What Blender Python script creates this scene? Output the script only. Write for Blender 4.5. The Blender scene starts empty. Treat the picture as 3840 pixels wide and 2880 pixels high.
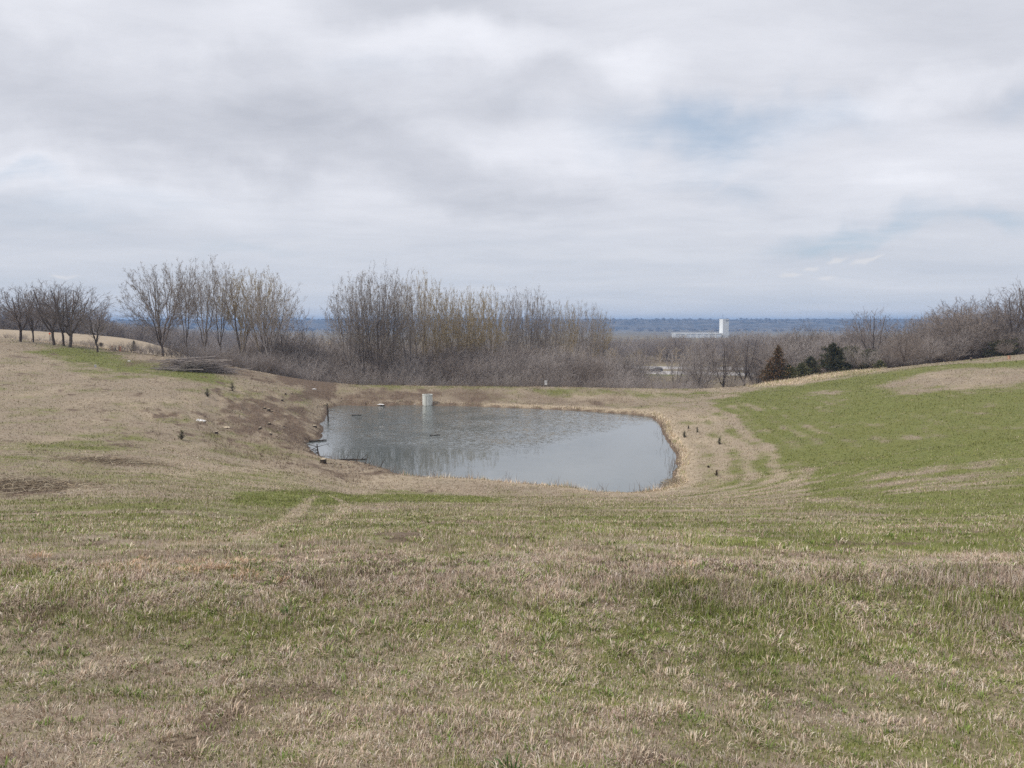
import bpy, math, random
import numpy as np
from mathutils import Vector, Matrix

# ------------------------------------------------------------------ camera
sc = bpy.context.scene
COL = sc.collection
F = 773.0                                  # focal length in pixels of a 1024 wide frame
PITCH = math.atan((384 - 322.5) / F)
CAMZ = 11.0                                # metres above the pond's water level
cd = bpy.data.cameras.new('camera')
cam = bpy.data.objects.new('camera', cd)
COL.objects.link(cam)
cam.location = (0, 0, CAMZ)
cam.rotation_euler = (math.pi / 2 - PITCH, 0, 0)
cd.sensor_width = 36.0
cd.lens = 36.0 * F / 1024
cd.clip_start = 0.1
cd.clip_end = 20000
sc.camera = cam

# ------------------------------------------------------------------ render + exposure
sc.view_settings.view_transform = 'Standard'
sc.view_settings.look = 'None'
sc.view_settings.gamma = 1
sc.view_settings.use_curve_mapping = False
sc.view_settings.exposure = 0.0
cy = sc.cycles
cy.max_bounces = 6
cy.diffuse_bounces = 3
cy.glossy_bounces = 3
cy.transmission_bounces = 2
cy.volume_bounces = 0
cy.transparent_max_bounces = 4
cy.caustics_reflective = False
cy.caustics_refractive = False
cy.use_denoising = False
cy.denoiser = 'OPENIMAGEDENOISE'
cy.denoising_input_passes = 'RGB_ALBEDO_NORMAL'
cy.denoising_prefilter = 'ACCURATE'

# ------------------------------------------------------------------ world: Nishita sky seen through a broken layer of cloud
SUN_EL, SUN_AZ = math.radians(50), math.radians(-112)      # azimuth from +Y towards +X
world = bpy.data.worlds.new('World')
sc.world = world
world.use_nodes = True
nt = world.node_tree
nt.nodes.clear()
class NG:
    """small node-graph helper"""
    def __init__(s, nt): s.nt = nt
    def n(s, t, **kw):
        x = s.nt.nodes.new(t)
        for k, v in kw.items():
            if hasattr(x, k): setattr(x, k, v)
        return x
    def lk(s, a, b): s.nt.links.new(a, b)
    def setin(s, sock, v):
        if hasattr(v, 'is_linked') or isinstance(v, bpy.types.NodeSocket): s.lk(v, sock)
        else: sock.default_value = v
    def m(s, op, a, b=None, c=None, clamp=False):
        x = s.n('ShaderNodeMath', operation=op); x.use_clamp = clamp
        s.setin(x.inputs[0], a)
        if b is not None: s.setin(x.inputs[1], b)
        if c is not None: s.setin(x.inputs[2], c)
        return x.outputs[0]
    def noise(s, vec, scale, detail=5, rough=0.55, dist=0.0, col=False):
        x = s.n('ShaderNodeTexNoise')
        s.lk(vec, x.inputs['Vector'])
        x.inputs['Scale'].default_value = scale
        x.inputs['Detail'].default_value = detail
        x.inputs['Roughness'].default_value = rough
        x.inputs['Distortion'].default_value = dist
        return x.outputs['Color' if col else 'Fac']
    def ramp(s, fac, lo, hi, a=0.0, b=1.0, smooth=True):
        x = s.n('ShaderNodeMapRange'); x.interpolation_type = 'SMOOTHSTEP' if smooth else 'LINEAR'
        s.setin(x.inputs['Value'], fac)
        x.inputs['From Min'].default_value = lo; x.inputs['From Max'].default_value = hi
        x.inputs['To Min'].default_value = a; x.inputs['To Max'].default_value = b
        return x.outputs['Result']
    def mix(s, fac, a, b):
        x = s.n('ShaderNodeMix', data_type='RGBA')
        s.setin(x.inputs['Factor'], fac)
        for k, v in (('A', a), ('B', b)):
            sk = [i for i in x.inputs if i.name == k and i.type == 'RGBA'][0]
            if isinstance(v, tuple): v = (*v[:3], 1)
            s.setin(sk, v)
        return [o for o in x.outputs if o.type == 'RGBA'][0]
    def map(s, vec, loc=(0, 0, 0), rot=(0, 0, 0), scale=(1, 1, 1)):
        x = s.n('ShaderNodeMapping')
        s.lk(vec, x.inputs['Vector'])
        x.inputs['Location'].default_value = loc
        x.inputs['Rotation'].default_value = rot
        x.inputs['Scale'].default_value = scale
        return x.outputs[0]
    def xyz(s, x=0.0, y=0.0, z=0.0):
        c = s.n('ShaderNodeCombineXYZ')
        for i, v in enumerate((x, y, z)): s.setin(c.inputs[i], v)
        return c.outputs[0]
    def sep(s, v):
        x = s.n('ShaderNodeSeparateXYZ'); s.lk(v, x.inputs[0]); return x.outputs
    def vadd(s, a, b):
        x = s.n('ShaderNodeVectorMath', operation='ADD'); s.setin(x.inputs[0], a); s.setin(x.inputs[1], b); return x.outputs[0]
    def vscale(s, a, f):
        x = s.n('ShaderNodeVectorMath', operation='SCALE'); s.lk(a, x.inputs[0]); x.inputs['Scale'].default_value = f; return x.outputs[0]

def build_sky():
    g = NG(nt)
    tc = g.n('ShaderNodeTexCoord')
    d = tc.outputs['Generated']
    X, Y, Z = g.sep(d)
    sky = g.n('ShaderNodeTexSky')
    sky.sky_type = 'NISHITA'; sky.sun_disc = False
    sky.sun_elevation = SUN_EL; sky.sun_rotation = SUN_AZ
    sky.air_density = 1.0; sky.dust_density = 1.5; sky.ozone_density = 1.0
    skyv = g.n('ShaderNodeVectorMath', operation='SCALE'); g.lk(sky.outputs[0], skyv.inputs[0]); skyv.inputs['Scale'].default_value = 0.11
    # cloud deck coordinates: direction hits a plane overhead
    zz = g.m('ADD', g.m('MAXIMUM', Z, 0.0), 0.10)
    P = g.xyz(g.m('DIVIDE', X, zz), g.m('DIVIDE', Y, zz), 0.0)
    warp = g.vscale(g.vadd(g.noise(P, 0.6, 3, 0.5, col=True), (-.5, -.5, -.5)), 0.9)
    Pw = g.vadd(P, warp)
    Ps = g.map(Pw, rot=(0, 0, 0.25), scale=(0.8, 1.0, 1.0))
    big = g.noise(Ps, 0.42, 6, 0.52)
    mid = g.noise(g.map(Pw, loc=(7, 3, 0), rot=(0, 0, 0.25), scale=(0.62, 1, 1)), 1.0, 8, 0.6)
    fine = g.noise(g.map(Pw, loc=(3, 13, 0), scale=(0.75, 1, 1)), 3.0, 7, 0.65)
    # where the brighter, darker and open patches of this sky lie (azimuth and elevation tangents)
    Ya = g.m('MAXIMUM', g.m('ABSOLUTE', Y), 0.25)
    Q0 = g.xyz(g.m('DIVIDE', X, Ya), g.m('DIVIDE', Z, Ya), 0.0)
    qw = g.vscale(g.vadd(g.noise(Q0, 3.2, 5, 0.55, col=True), (-.5, -.5, -.5)), 0.26)
    Q = g.vadd(Q0, qw)
    def lobe(az, el, ra, re, rot=0.0, inner=0.1):
        v = g.vadd(Q, (-az, -el, 0))
        v = g.map(v, rot=(0, 0, -rot))
        v = g.map(v, scale=(1 / ra, 1 / re, 1))
        s = g.sep(v)
        r2 = g.m('ADD', g.m('MULTIPLY', s[0], s[0]), g.m('MULTIPLY', s[1], s[1]))
        return g.ramp(g.m('SQRT', r2), inner, 1.0, 1.0, 0.0)
    # tone: 0 dark cloud, 1 bright cloud
    tone = g.m('ADD', g.m('MULTIPLY', g.m('SUBTRACT', big, 0.5), 0.75), g.m('MULTIPLY', g.m('SUBTRACT', mid, 0.5), 0.85))
    tone = g.m('ADD', tone, g.m('MULTIPLY', g.m('SUBTRACT', fine, 0.5), 0.42))
    crisp = g.noise(g.map(Pw, loc=(31, 5, 0), rot=(0, 0, .25), scale=(0.7, 1, 1)), 7.5, 8, 0.68)
    tone = g.m('ADD', tone, g.m('MULTIPLY', g.m('SUBTRACT', crisp, 0.5), 0.22))
    tone = g.m('ADD', tone, 0.60)
    for (az, el, ra, re, rot, w) in [
        (-.51, .280, .46, .085, -.12, -.42), (-.19, .207, .30, .055, -.20, -.32), (.04, .292, .17, .035, 0, -.12), (-.09, .395, .20, .06, 0, -.28),
        (.475, .378, .32, .09, 0, -.16), (.62, .285, .20, .06, 0, -.18), (0, .157, .22, .025, 0, -.16), (-.656, .113, .036, .012, 0, -.75), (.40, .20, .28, .04, .1, -.10),
        (-.09, .330, .24, .055, 0, .38), (.16, .307, .10, .045, 0, .36), (.04, .225, .18, .05, -.1, .30), (-.50, .172, .42, .045, -.10, .36),
        (.505, .285, .22, .035, .35, .32), (-.33, .355, .15, .05, 0, .24), (.18, .09, .24, .022, 0, .14), (-.60, .40, .2, .05, 0, .12), (.50, .15, .2, .025, .1, .16)]:
        tone = g.m('ADD', tone, g.m('MULTIPLY', lobe(az, el, ra, re, rot), w))
    tone = g.m('MINIMUM', g.m('MAXIMUM', tone, 0.0), 1.0)
    cloud = g.mix(tone, (0.51, 0.535, 0.605), (0.885, 0.90, 0.965))
    # low cloud towards the horizon is an even pale grey blue
    lowc = g.mix(g.m('ADD', 0.5, g.m('MULTIPLY', g.m('SUBTRACT', mid, 0.5), 2.2)), (0.56, 0.61, 0.69), (0.68, 0.705, 0.76))
    cloud = g.mix(g.ramp(Z, 0.02, 0.20, 0.85, 0.0), cloud, lowc)
    # openings where the blue shows thinly
    gap = g.m('MULTIPLY', lobe(.275, .238, .24, .050, .0, 0.0), 0.80)
    for (az, el, ra, re, rot, w) in [(.44, .113, .18, .026, .04, .85), (.62, .125, .12, .02, 0, .5), (-.63, .184, .12, .018, 0, .5), (-.33, .103, .14, .02, 0, .35),
                                     (.30, .19, .10, .03, 0, .3), (-.18, .30, .12, .03, 0, .12), (.64, .285, .10, .04, .3, .25)]:
        gap = g.m('MAXIMUM', gap, g.m('MULTIPLY', lobe(az, el, ra, re, rot, 0.0), w))
    gap = g.m('MULTIPLY', gap, g.ramp(g.m('ADD', g.m('MULTIPLY', mid, .6), g.m('MULTIPLY', fine, .4)), 0.36, 0.60, 1.0, 0.35))
    gap = g.m('ADD', gap, g.ramp(big, 0.30, 0.42, 0.25, 0.0))
    gap = g.m('MINIMUM', gap, 0.78)
    skyc = g.mix(0.6, skyv.outputs[0], (0.47, 0.60, 0.76))
    colr = g.mix(gap, cloud, skyc)
    # small bright puffs low on the right
    puff = g.m('MULTIPLY', 0.0, 1.0)
    for (az, el) in [(.466, .081), (.474, .082), (.380, .075), (.349, .066), (.413, .061), (-.58, .047), (.43, .087)]:
        puff = g.m('MAXIMUM', puff, lobe(az + random.uniform(-.004, .004), el, .022, .0055, 0, 0.2))
    colr = g.mix(g.m('MULTIPLY', puff, 0.6), colr, (0.80, 0.79, 0.80))
    bg = g.n('ShaderNodeBackground')
    g.lk(colr, bg.inputs['Color'])
    bg.inputs['Strength'].default_value = 1.0
    out = g.n('ShaderNodeOutputWorld')
    g.lk(bg.outputs[0], out.inputs['Surface'])
random.seed(5)
build_sky()

sun_d = bpy.data.lights.new('sun', 'SUN')
sun_d.energy = 2.6
sun_d.angle = math.radians(14)
sun_d.color = (1.0, 0.955, 0.88)
sun = bpy.data.objects.new('sun', sun_d)
COL.objects.link(sun)
sdir = Vector((math.sin(SUN_AZ) * math.cos(SUN_EL), math.cos(SUN_AZ) * math.cos(SUN_EL), math.sin(SUN_EL)))
sun.rotation_euler = sdir.to_track_quat('Z', 'Y').to_euler()
sun.location = (0, 0, 60)

# ------------------------------------------------------------------ helpers
def tag(o, label=None, cat=None, group=None, kind=None):
    if label: o['label'] = label
    if cat: o['category'] = cat
    if group: o['group'] = group
    if kind: o['kind'] = kind
    return o

def mk(name, verts, faces, mat, parent=None, smooth=False, cols=None, attrs=None, link=True):
    """verts (n,3); faces an (m,k) int array or a list of such arrays"""
    if not isinstance(faces, (list, tuple)) or (len(faces) and not isinstance(faces[0], np.ndarray)):
        faces = [np.array(faces)]
    faces = [f for f in faces if len(f)]
    me = bpy.data.meshes.new(name)
    verts = np.asarray(verts, dtype=np.float32)
    me.vertices.add(len(verts))
    me.vertices.foreach_set('co', verts.ravel())
    idx = np.concatenate([f.ravel() for f in faces]).astype(np.int32)
    sizes = np.concatenate([np.full(len(f), f.shape[1]) for f in faces]).astype(np.int32)
    starts = np.concatenate([[0], np.cumsum(sizes)[:-1]]).astype(np.int32)
    me.loops.add(len(idx))
    me.loops.foreach_set('vertex_index', idx)
    me.polygons.add(len(sizes))
    me.polygons.foreach_set('loop_start', starts)
    me.polygons.foreach_set('use_smooth', np.full(len(sizes), smooth))
    if cols is not None:
        a = me.color_attributes.new('col', 'FLOAT_COLOR', 'POINT')
        c = np.ones((len(verts), 4), np.float32); c[:, :3] = cols
        a.data.foreach_set('color', c.ravel())
    if attrs:
        for k, v in attrs.items():
            a = me.attributes.new(k, 'FLOAT', 'POINT')
            a.data.foreach_set('value', np.asarray(v, np.float32))
    me.update(calc_edges=True)
    if mat: me.materials.append(mat)
    if not link: return me
    o = bpy.data.objects.new(name, me)
    COL.objects.link(o)
    if parent: o.parent = parent
    return o

def empty(name, loc, rz=0.0):
    o = bpy.data.objects.new(name, None)
    o.empty_display_size = 0.3
    o.location = loc; o.rotation_euler = (0, 0, rz)
    COL.objects.link(o)
    return o

def copy_thing(o, loc, rz=0.0, s=1.0):
    c = o.copy(); COL.objects.link(c)
    c.location = loc; c.rotation_euler = (0, 0, rz); c.scale = (s, s, s) if not isinstance(s, tuple) else s
    for ch in list(o.children):
        k = ch.copy(); COL.objects.link(k); k.parent = c
        for g in list(ch.children):
            q = g.copy(); COL.objects.link(q); q.parent = k
    return c

def vnoise(x, y, seed=0, octs=4, rough=0.5):
    """numpy value noise, returns about -1..1"""
    r = np.random.RandomState(seed); T = r.rand(256, 256) * 2 - 1
    out = np.zeros(np.broadcast(x, y).shape); amp = 1.0; tot = 0
    for k in range(octs):
        xx = np.asarray(x) * 2 ** k + k * 17.3; yy = np.asarray(y) * 2 ** k + k * 9.7
        xi = np.floor(xx).astype(int); yi = np.floor(yy).astype(int)
        fx = xx - xi; fy = yy - yi
        fx = fx * fx * (3 - 2 * fx); fy = fy * fy * (3 - 2 * fy)
        a = T[xi % 256, yi % 256]; b = T[(xi + 1) % 256, yi % 256]
        c = T[xi % 256, (yi + 1) % 256]; d = T[(xi + 1) % 256, (yi + 1) % 256]
        out += amp * (a * (1 - fx) * (1 - fy) + b * fx * (1 - fy) + c * (1 - fx) * fy + d * fx * fy)
        tot += amp; amp *= rough
    return out / tot * 1.6

def sstep(a, b, x):
    t = np.clip((np.asarray(x, float) - a) / (b - a), 0, 1)
    return t * t * (3 - 2 * t)

def ray(u, v):
    """direction of the line of sight through a point of the photograph (1024 wide)"""
    xc = (u - 512) / F; zc = -(v - 384) / F
    y = math.cos(PITCH) + zc * math.sin(PITCH); z = -math.sin(PITCH) + zc * math.cos(PITCH)
    return xc / y, -z / y                   # x per metre forward, drop per metre forward

# ------------------------------------------------------------------ terrain heights
# survey columns: bearing given by u, then (v, metres forward) or ('z', forward, height)
CEN = [('z', 1, 9.0), ('z', 3.4, 8.93), ('z', 5.4, 8.58), ('z', 6.3, 8.60), ('z', 7.1, 8.66), ('z', 8.2, 8.45), (532, 12), (515.5, 20), (506, 30), (499, 40), (496, 46)]
BACK = [('z', 122, -.8), ('z', 134, -3.2), ('z', 160, -5.0), ('z', 190, -6.2), ('z', 280, -6.4), ('z', 400, -6.8), ('z', 1200, -13), ('z', 2700, -20), ('z', 2950, -18), ('z', 3300, 21), ('z', 3600, 24.5), ('z', 6000, 25)]
NEARL = [('z', 1, 9.0), ('z', 3.4, 8.9), ('z', 5.6, 8.55), ('z', 6.6, 8.62), ('z', 7.6, 8.55), (532, 12.5)]
FARB = [('z', 400, -6.8), ('z', 1200, -12), ('z', 2700, -19), ('z', 2950, -17), ('z', 3300, 20.5), ('z', 3600, 24), ('z', 6000, 25)]
COLS = {
 -260: NEARL + [(505, 22), (470, 33), (440, 47), (400, 68), (365, 95), (335, 120), ('z', 150, 11), ('z', 220, 11), ('z', 400, 6), ('z', 900, 6), ('z', 2500, 6), ('z', 3300, 20), ('z', 6000, 24)],
 0: NEARL + [(500, 24), (470, 36), (440, 50), (400, 72), (370, 95), (350, 118), (339, 134), ('z', 143, 8.2), ('z', 160, 7.6), ('z', 180, 8.3), (329, 200), ('z', 215, 9.0), ('z', 260, 6), ('z', 400, 0), ('z', 900, 4), ('z', 2500, 5), ('z', 3300, 17), ('z', 6000, 20)],
 77: NEARL + [(500, 23), (475, 35), (450, 48), (410, 67), (380, 88), (360, 107), (347, 125), ('z', 134, 7.1), ('z', 155, 6.4), (333.5, 200), ('z', 215, 8.0), ('z', 260, 4), ('z', 400, -2), ('z', 900, 2), ('z', 2500, 2), ('z', 3300, 17), ('z', 6000, 20)],
 154: NEARL + [(501, 22), (480, 34), (460, 44), (440, 53), (420, 62), (400, 73), (380, 88), (365, 105), (355, 119), ('z', 127, 5.9), ('z', 150, 4.6), (340.5, 200), ('z', 215, 6.0), ('z', 260, 2), ('z', 400, -4), ('z', 900, -2), ('z', 2500, -5), ('z', 3300, 19), ('z', 6000, 22)],
 231: NEARL + [(501, 25), (486, 37), (466, 50), (446, 58), (426, 66), (406, 78), (386, 93), (374, 106), (367, 114), ('z', 121, 4.2), ('z', 140, 1.5), ('z', 200, -3), ('z', 280, -5.5)] + FARB,
 300: NEARL + [(502, 27), (487, 40), (470, 51), (455, 58), (430, 70), (410, 84), (398, 96), (385, 106), (379, 112), ('z', 118, 2.4), ('z', 134, -2), ('z', 160, -4.5), ('z', 190, -6), ('z', 280, -6.4)] + FARB,
 345: CEN + [('z', 55, 0.2), ('z', 98, .3), (394, 106), (384.5, 112), ('z', 116, 1.6)] + BACK,
 420: CEN + [('z', 52, 0), ('z', 98, .1), ('z', 103, .2), (396, 107), (386, 112.5), ('z', 116.5, 1.7)] + BACK,
 512: CEN + [('z', 50, 0), ('z', 98, .1), ('z', 102.5, .2), (396, 107), (387, 112.5), ('z', 116.5, 1.6)] + BACK,
 600: CEN + [('z', 49, 0), ('z', 96, .1), ('z', 101, .3), (398, 106), (388.5, 112), ('z', 116, 1.4)] + BACK,
 655: CEN[:-1] + [(496, 47), (478, 54), ('z', 60, .3), (440, 68), (418, 85), (404, 96), (390.5, 112), ('z', 116, 1.2)] + BACK,
 700: CEN[:-1] + [(490, 47), (470, 55), (440, 69), (415, 85), (401, 97), (390.5, 112), ('z', 116, 1.2), ('z', 126, -.6), ('z', 140, -3.5)] + BACK[2:],
 764: NEARL + [(511, 22), (497, 37), (484, 46), (462, 55), (440, 65), (418, 77), (400, 92), (389, 112), (384, 124), ('z', 131, .6), ('z', 150, -3.6)] + BACK[3:],
 833: NEARL + [(511, 22), (495, 34), (480, 43), (460, 52), (440, 61), (420, 71), (400, 86), (381, 108), ('z', 116, 3.0), (373, 128), ('z', 136, 2.3), ('z', 160, -3)] + BACK[3:],
 880: NEARL + [(511, 22), (490, 34), (470, 43), (450, 51), (430, 61), (410, 71), (392, 84), (374, 106), ('z', 114, 3.9), (369.5, 126), ('z', 136, 2.8), ('z', 165, -2.5)] + BACK[3:],
 926: NEARL + [(511, 22), (490, 32), (470, 40), (448, 50), (425, 60), (402, 72), (385, 85), (366.5, 104), ('z', 114, 4.8), ('z', 124, 4.3), ('z', 165, -1.5)] + BACK[3:],
 1024: NEARL + [(511, 21), (490, 29), (470, 37), (440, 48), (410, 62), (380, 82), (359.5, 102), ('z', 112, 6.3), ('z', 125, 5.8), ('z', 165, 1), ('z', 220, -5)] + BACK[4:],
 1284: NEARL + [(511, 21), (485, 29), (450, 41), (415, 56), (380, 74), (350, 95), ('z', 112, 9.3), ('z', 140, 9), ('z', 200, 2), ('z', 280, -5)] + BACK[5:],
}
NA, NL = 420, 900
L0, L1 = math.log(1.0), math.log(6000.0)
A0, A1 = math.atan((-260 - 512) / F), math.atan((1284 - 512) / F)
Lg = np.linspace(L0, L1, NL)
Ag = np.linspace(A0, A1, NA)
def build_table():
    ks = sorted(COLS); rows = []; angs = []
    for u in ks:
        Ds, zs = [], []
        for c in COLS[u]:
            if c[0] == 'z': Ds.append(c[1]); zs.append(c[2])
            else:
                _, t = ray(u, c[0]); Ds.append(c[1]); zs.append(CAMZ - t * c[1])
        rows.append(np.interp(Lg, np.log(Ds), zs)); angs.append(math.atan((u - 512) / F))
    rows = np.array(rows); angs = np.array(angs)
    out = np.empty((NA, NL))
    for j in range(NL):
        out[:, j] = np.interp(Ag, angs, rows[:, j])
    def blur(a, s, axis):
        r = int(s * 3) + 1; k = np.exp(-0.5 * (np.arange(-r, r + 1) / s) ** 2); k /= k.sum()
        pad = [(0, 0), (0, 0)]; pad[axis] = (r, r)
        ap = np.pad(a, pad, mode='edge')
        return np.apply_along_axis(lambda m: np.convolve(m, k, 'valid'), axis, ap)
    out = blur(out, 1.6, 1)                  # along the ground: about 1.5 per cent of the distance
    out = blur(out, 7, 0)                    # across: about two degrees
    return out
ZT = build_table()
def to_al(x, y):
    x = np.asarray(x, float); y = np.asarray(y, float)
    r = np.maximum(np.hypot(x, y), 1e-6)
    a = np.arctan2(x, y)
    D = np.where(np.abs(a) < 1.2, y, r * math.cos(1.0))
    D = np.where(np.abs(a) < 0.8, y, np.maximum(r * 0.6967, 1.0) * 1.0)
    return a, np.log(np.maximum(D, 1.0))
def lookup(T, x, y):
    a, L = to_al(x, y)
    fa = np.clip((a - A0) / (A1 - A0) * (NA - 1), 0, NA - 1.001)
    fl = np.clip((L - L0) / (L1 - L0) * (NL - 1), 0, NL - 1.001)
    i = fa.astype(int); j = fl.astype(int); s = fa - i; t = fl - j
    return (T[i, j] * (1 - s) * (1 - t) + T[i + 1, j] * s * (1 - t) + T[i, j + 1] * (1 - s) * t + T[i + 1, j + 1] * s * t)

# pond outline (world metres) from points seen on the water's edge
SH = [(329, 408), (345, 405.5), (375, 406), (410, 405), (428, 405.5), (460, 406), (500, 407.5), (540, 409), (580, 411), (610, 413), (640, 416), (655, 419), (662, 428), (665, 436), (671, 446), (675, 458), (676, 470), (675, 480), (668, 488), (640, 494), (600, 492.5), (560, 488), (520, 484), (480, 481), (440, 479), (405, 476), (393, 473), (380, 469), (360, 463), (340, 463), (325, 461), (316, 455), (306, 446), (311, 440), (320, 438), (322, 430), (318, 424), (326, 418)]
def water_pt(u, v):
    k, t = ray(u, v); D = CAMZ / t
    return (k * D, D)
POND = np.array([water_pt(u, v) for u, v in SH])
def smooth_poly(P, n=4):
    P = np.array(P); m = len(P); out = []
    for i in range(m):
        p0, p1, p2, p3 = P[i - 1], P[i], P[(i + 1) % m], P[(i + 2) % m]
        for k in range(n):
            t = k / n
            out.append(0.5 * ((2 * p1) + (-p0 + p2) * t + (2 * p0 - 5 * p1 + 4 * p2 - p3) * t * t + (-p0 + 3 * p1 - 3 * p2 + p3) * t ** 3))
    return np.array(out)
POND = smooth_poly(POND, 5)
_w = vnoise(POND[:, 0] * .5, POND[:, 1] * .5, 3, 3); _w2 = vnoise(POND[:, 0] * .5 + 50, POND[:, 1] * .5, 4, 3)
POND = POND + np.stack([_w, _w2], 1) * 0.28
def pip(px, py, poly):
    inside = np.zeros(px.shape, bool); n = len(poly); j = n - 1
    for i in range(n):
        xi, yi = poly[i]; xj, yj = poly[j]
        c = ((yi > py) != (yj > py)) & (px < (xj - xi) * (py - yi) / (yj - yi + 1e-12) + xi)
        inside ^= c; j = i
    return inside
def pond_sd(x, y):
    x = np.atleast_1d(np.asarray(x, float)); y = np.atleast_1d(np.asarray(y, float))
    sd = np.full(x.shape, 50.0)
    sel = (x > -50) & (x < 45) & (y > 25) & (y < 130)
    px, py = x[sel], y[sel]
    if len(px) == 0: return sd
    best = np.full(px.shape, 1e9)
    for i in range(len(POND)):
        a = POND[i]; b = POND[(i + 1) % len(POND)]; d = b - a
        t = np.clip(((px - a[0]) * d[0] + (py - a[1]) * d[1]) / (d @ d + 1e-9), 0, 1)
        q = (px - a[0] - t * d[0]) ** 2 + (py - a[1] - t * d[1]) ** 2
        best = np.minimum(best, q)
    best = np.sqrt(best)
    ins = pip(px, py, POND)
    sd[sel] = np.where(ins, -best, best)
    return sd
def height(x, y):
    x = np.asarray(x, float); y = np.asarray(y, float); shp = np.broadcast(x, y).shape
    x = np.broadcast_to(x, shp).ravel(); y = np.broadcast_to(y, shp).ravel()
    z = lookup(ZT, x, y)
    beh = sstep(3.0, -6.0, y)
    z = z * (1 - beh) + (9.3 + 0.02 * np.minimum(-y, 60)) * beh
    z = z + vnoise(x * .12, y * .12, 11, 3) * 0.10 * sstep(8, 30, y) * (1 - .6 * beh) - np.abs(vnoise(x * .55 + y * .3, y * .22 - x * .1, 14, 4, .6)) * .42 * sstep(-15, -19, x) * sstep(-36, -30, x) * sstep(60, 66, y) * sstep(100, 92, y) - .02 * 0 + vnoise(x * .9, y * .9, 12, 3) * 0.022 + vnoise(x * 4, y * 4, 13, 3) * .018 * sstep(18, 8, y)
    sd = pond_sd(x, y)
    steep = 0.22 + 0.22 * sstep(-8, -16, x)                    # the left bank is cut steeper
    bank = np.where(sd > 0, 0.05 + steep * sd + .12 * sstep(0, .35, sd), np.maximum(-1.6, 0.35 * sd))
    w = sstep(2.0, 9.0, sd)
    zo = np.where(sd > 0, np.minimum(z, bank) * (1 - w) + z * w, bank)
    zo = np.where(sd > 0, np.maximum(zo, np.minimum(0.03 + .25 * sd, .35)) * (sd < 8) + zo * (sd >= 8), zo)
    return zo.reshape(shp)
def hz(x, y): return float(height(np.array([x]), np.array([y]))[0])
def at(u, v, lo=2.5, hi=400.0):
    """first point of the ground on a line of sight"""
    k, t = ray(u, v)
    D = np.exp(np.linspace(math.log(lo), math.log(hi), 3000))
    g = height(k * D, D) - (CAMZ - t * D)
    i = int(np.argmax(g >= 0)) if (g >= 0).any() else len(D) - 1
    i = max(i, 1)
    s = g[i - 1] / (g[i - 1] - g[i] + 1e-9); Dh = D[i - 1] + (D[i] - D[i - 1]) * min(max(s, 0), 1)
    return Vector((k * Dh, Dh, hz(k * Dh, Dh)))
def spot(u, D):
    """a place on the ground by bearing and distance"""
    k = (u - 512) / F
    return Vector((k * D, D, hz(k * D, D)))
# ------------------------------------------------------------------ what grows where (green grass, bare soil, pale straw), in world space
Xg = np.tan(Ag)[:, None] * np.exp(Lg)[None, :]; Yg = np.broadcast_to(np.exp(Lg)[None, :], Xg.shape)
AA = np.broadcast_to(Ag[:, None], Xg.shape); LL = np.broadcast_to(Lg[None, :], Xg.shape)
wA = vnoise(AA * 30, LL * 8, 21, 4) * .012; wL = vnoise(AA * 30, LL * 8, 22, 4) * .03
def gblur(a, sa, sl):
    for ax, s in ((0, sa), (1, sl)):
        if s <= 0: continue
        r = int(s * 3) + 1; k = np.exp(-0.5 * (np.arange(-r, r + 1) / s) ** 2); k /= k.sum()
        pad = [(0, 0), (0, 0)]; pad[ax] = (r, r)
        ap = np.pad(a, pad, mode='edge')
        a = np.apply_along_axis(lambda m: np.convolve(m, k, 'valid'), ax, ap)
    return a
def region(pts, soft=2.0, warp=1.0):
    poly = []
    for (u, v) in pts:
        p = at(u / 2.16, v / 2.16) if v / 2.16 < 765 else at(u / 2.16, 765)
        poly.append((math.atan2(p.x, p.y), math.log(max(p.y, 1.0))))
    # thicken long edges so that the world outline follows the seen one
    return gblur(pip(AA + wA * warp, LL + wL * warp, np.array(poly)).astype(float), soft, soft)
def dist_pt(u, v):
    p = at(u / 2.16, v / 2.16); return p
GRN = np.zeros(Xg.shape); SOIL = np.zeros(Xg.shape); PALE = np.zeros(Xg.shape)
def put(T, m, val): T[:] = T * (1 - m) + val * m
# near field, by metres forward (wandering with bearing)
Dw = np.exp(LL + vnoise(AA * 9, LL * 3, 31, 3) * .10)
base = np.interp(np.log(Dw), np.log([1, 3.2, 3.9, 4.6, 5.2, 5.8, 6.3, 6.8, 7.2, 7.8, 9, 11, 14, 17, 22, 30, 40, 50, 70, 110, 200, 400]),
                 [.26, .29, .32, .36, .44, .50, .49, .38, .15, .24, .38, .48, .54, .52, .46, .40, .34, .24, .20, .19, .08, .05])
GRN[:] = base
nz = vnoise(AA * 22, LL * 9, 41, 5, .6)
nz2 = vnoise(Xg * .25, Yg * .25, 42, 4)
GRN += nz * .12 + nz2 * .05 + vnoise(AA * 3, LL * 22, 47, 4) * .20 * sstep(2.6, 3.4, Yg) * sstep(40, 22, Yg)
GRN += .06 * np.clip(AA / .6, -1, 1) * (Dw < 12)
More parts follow.
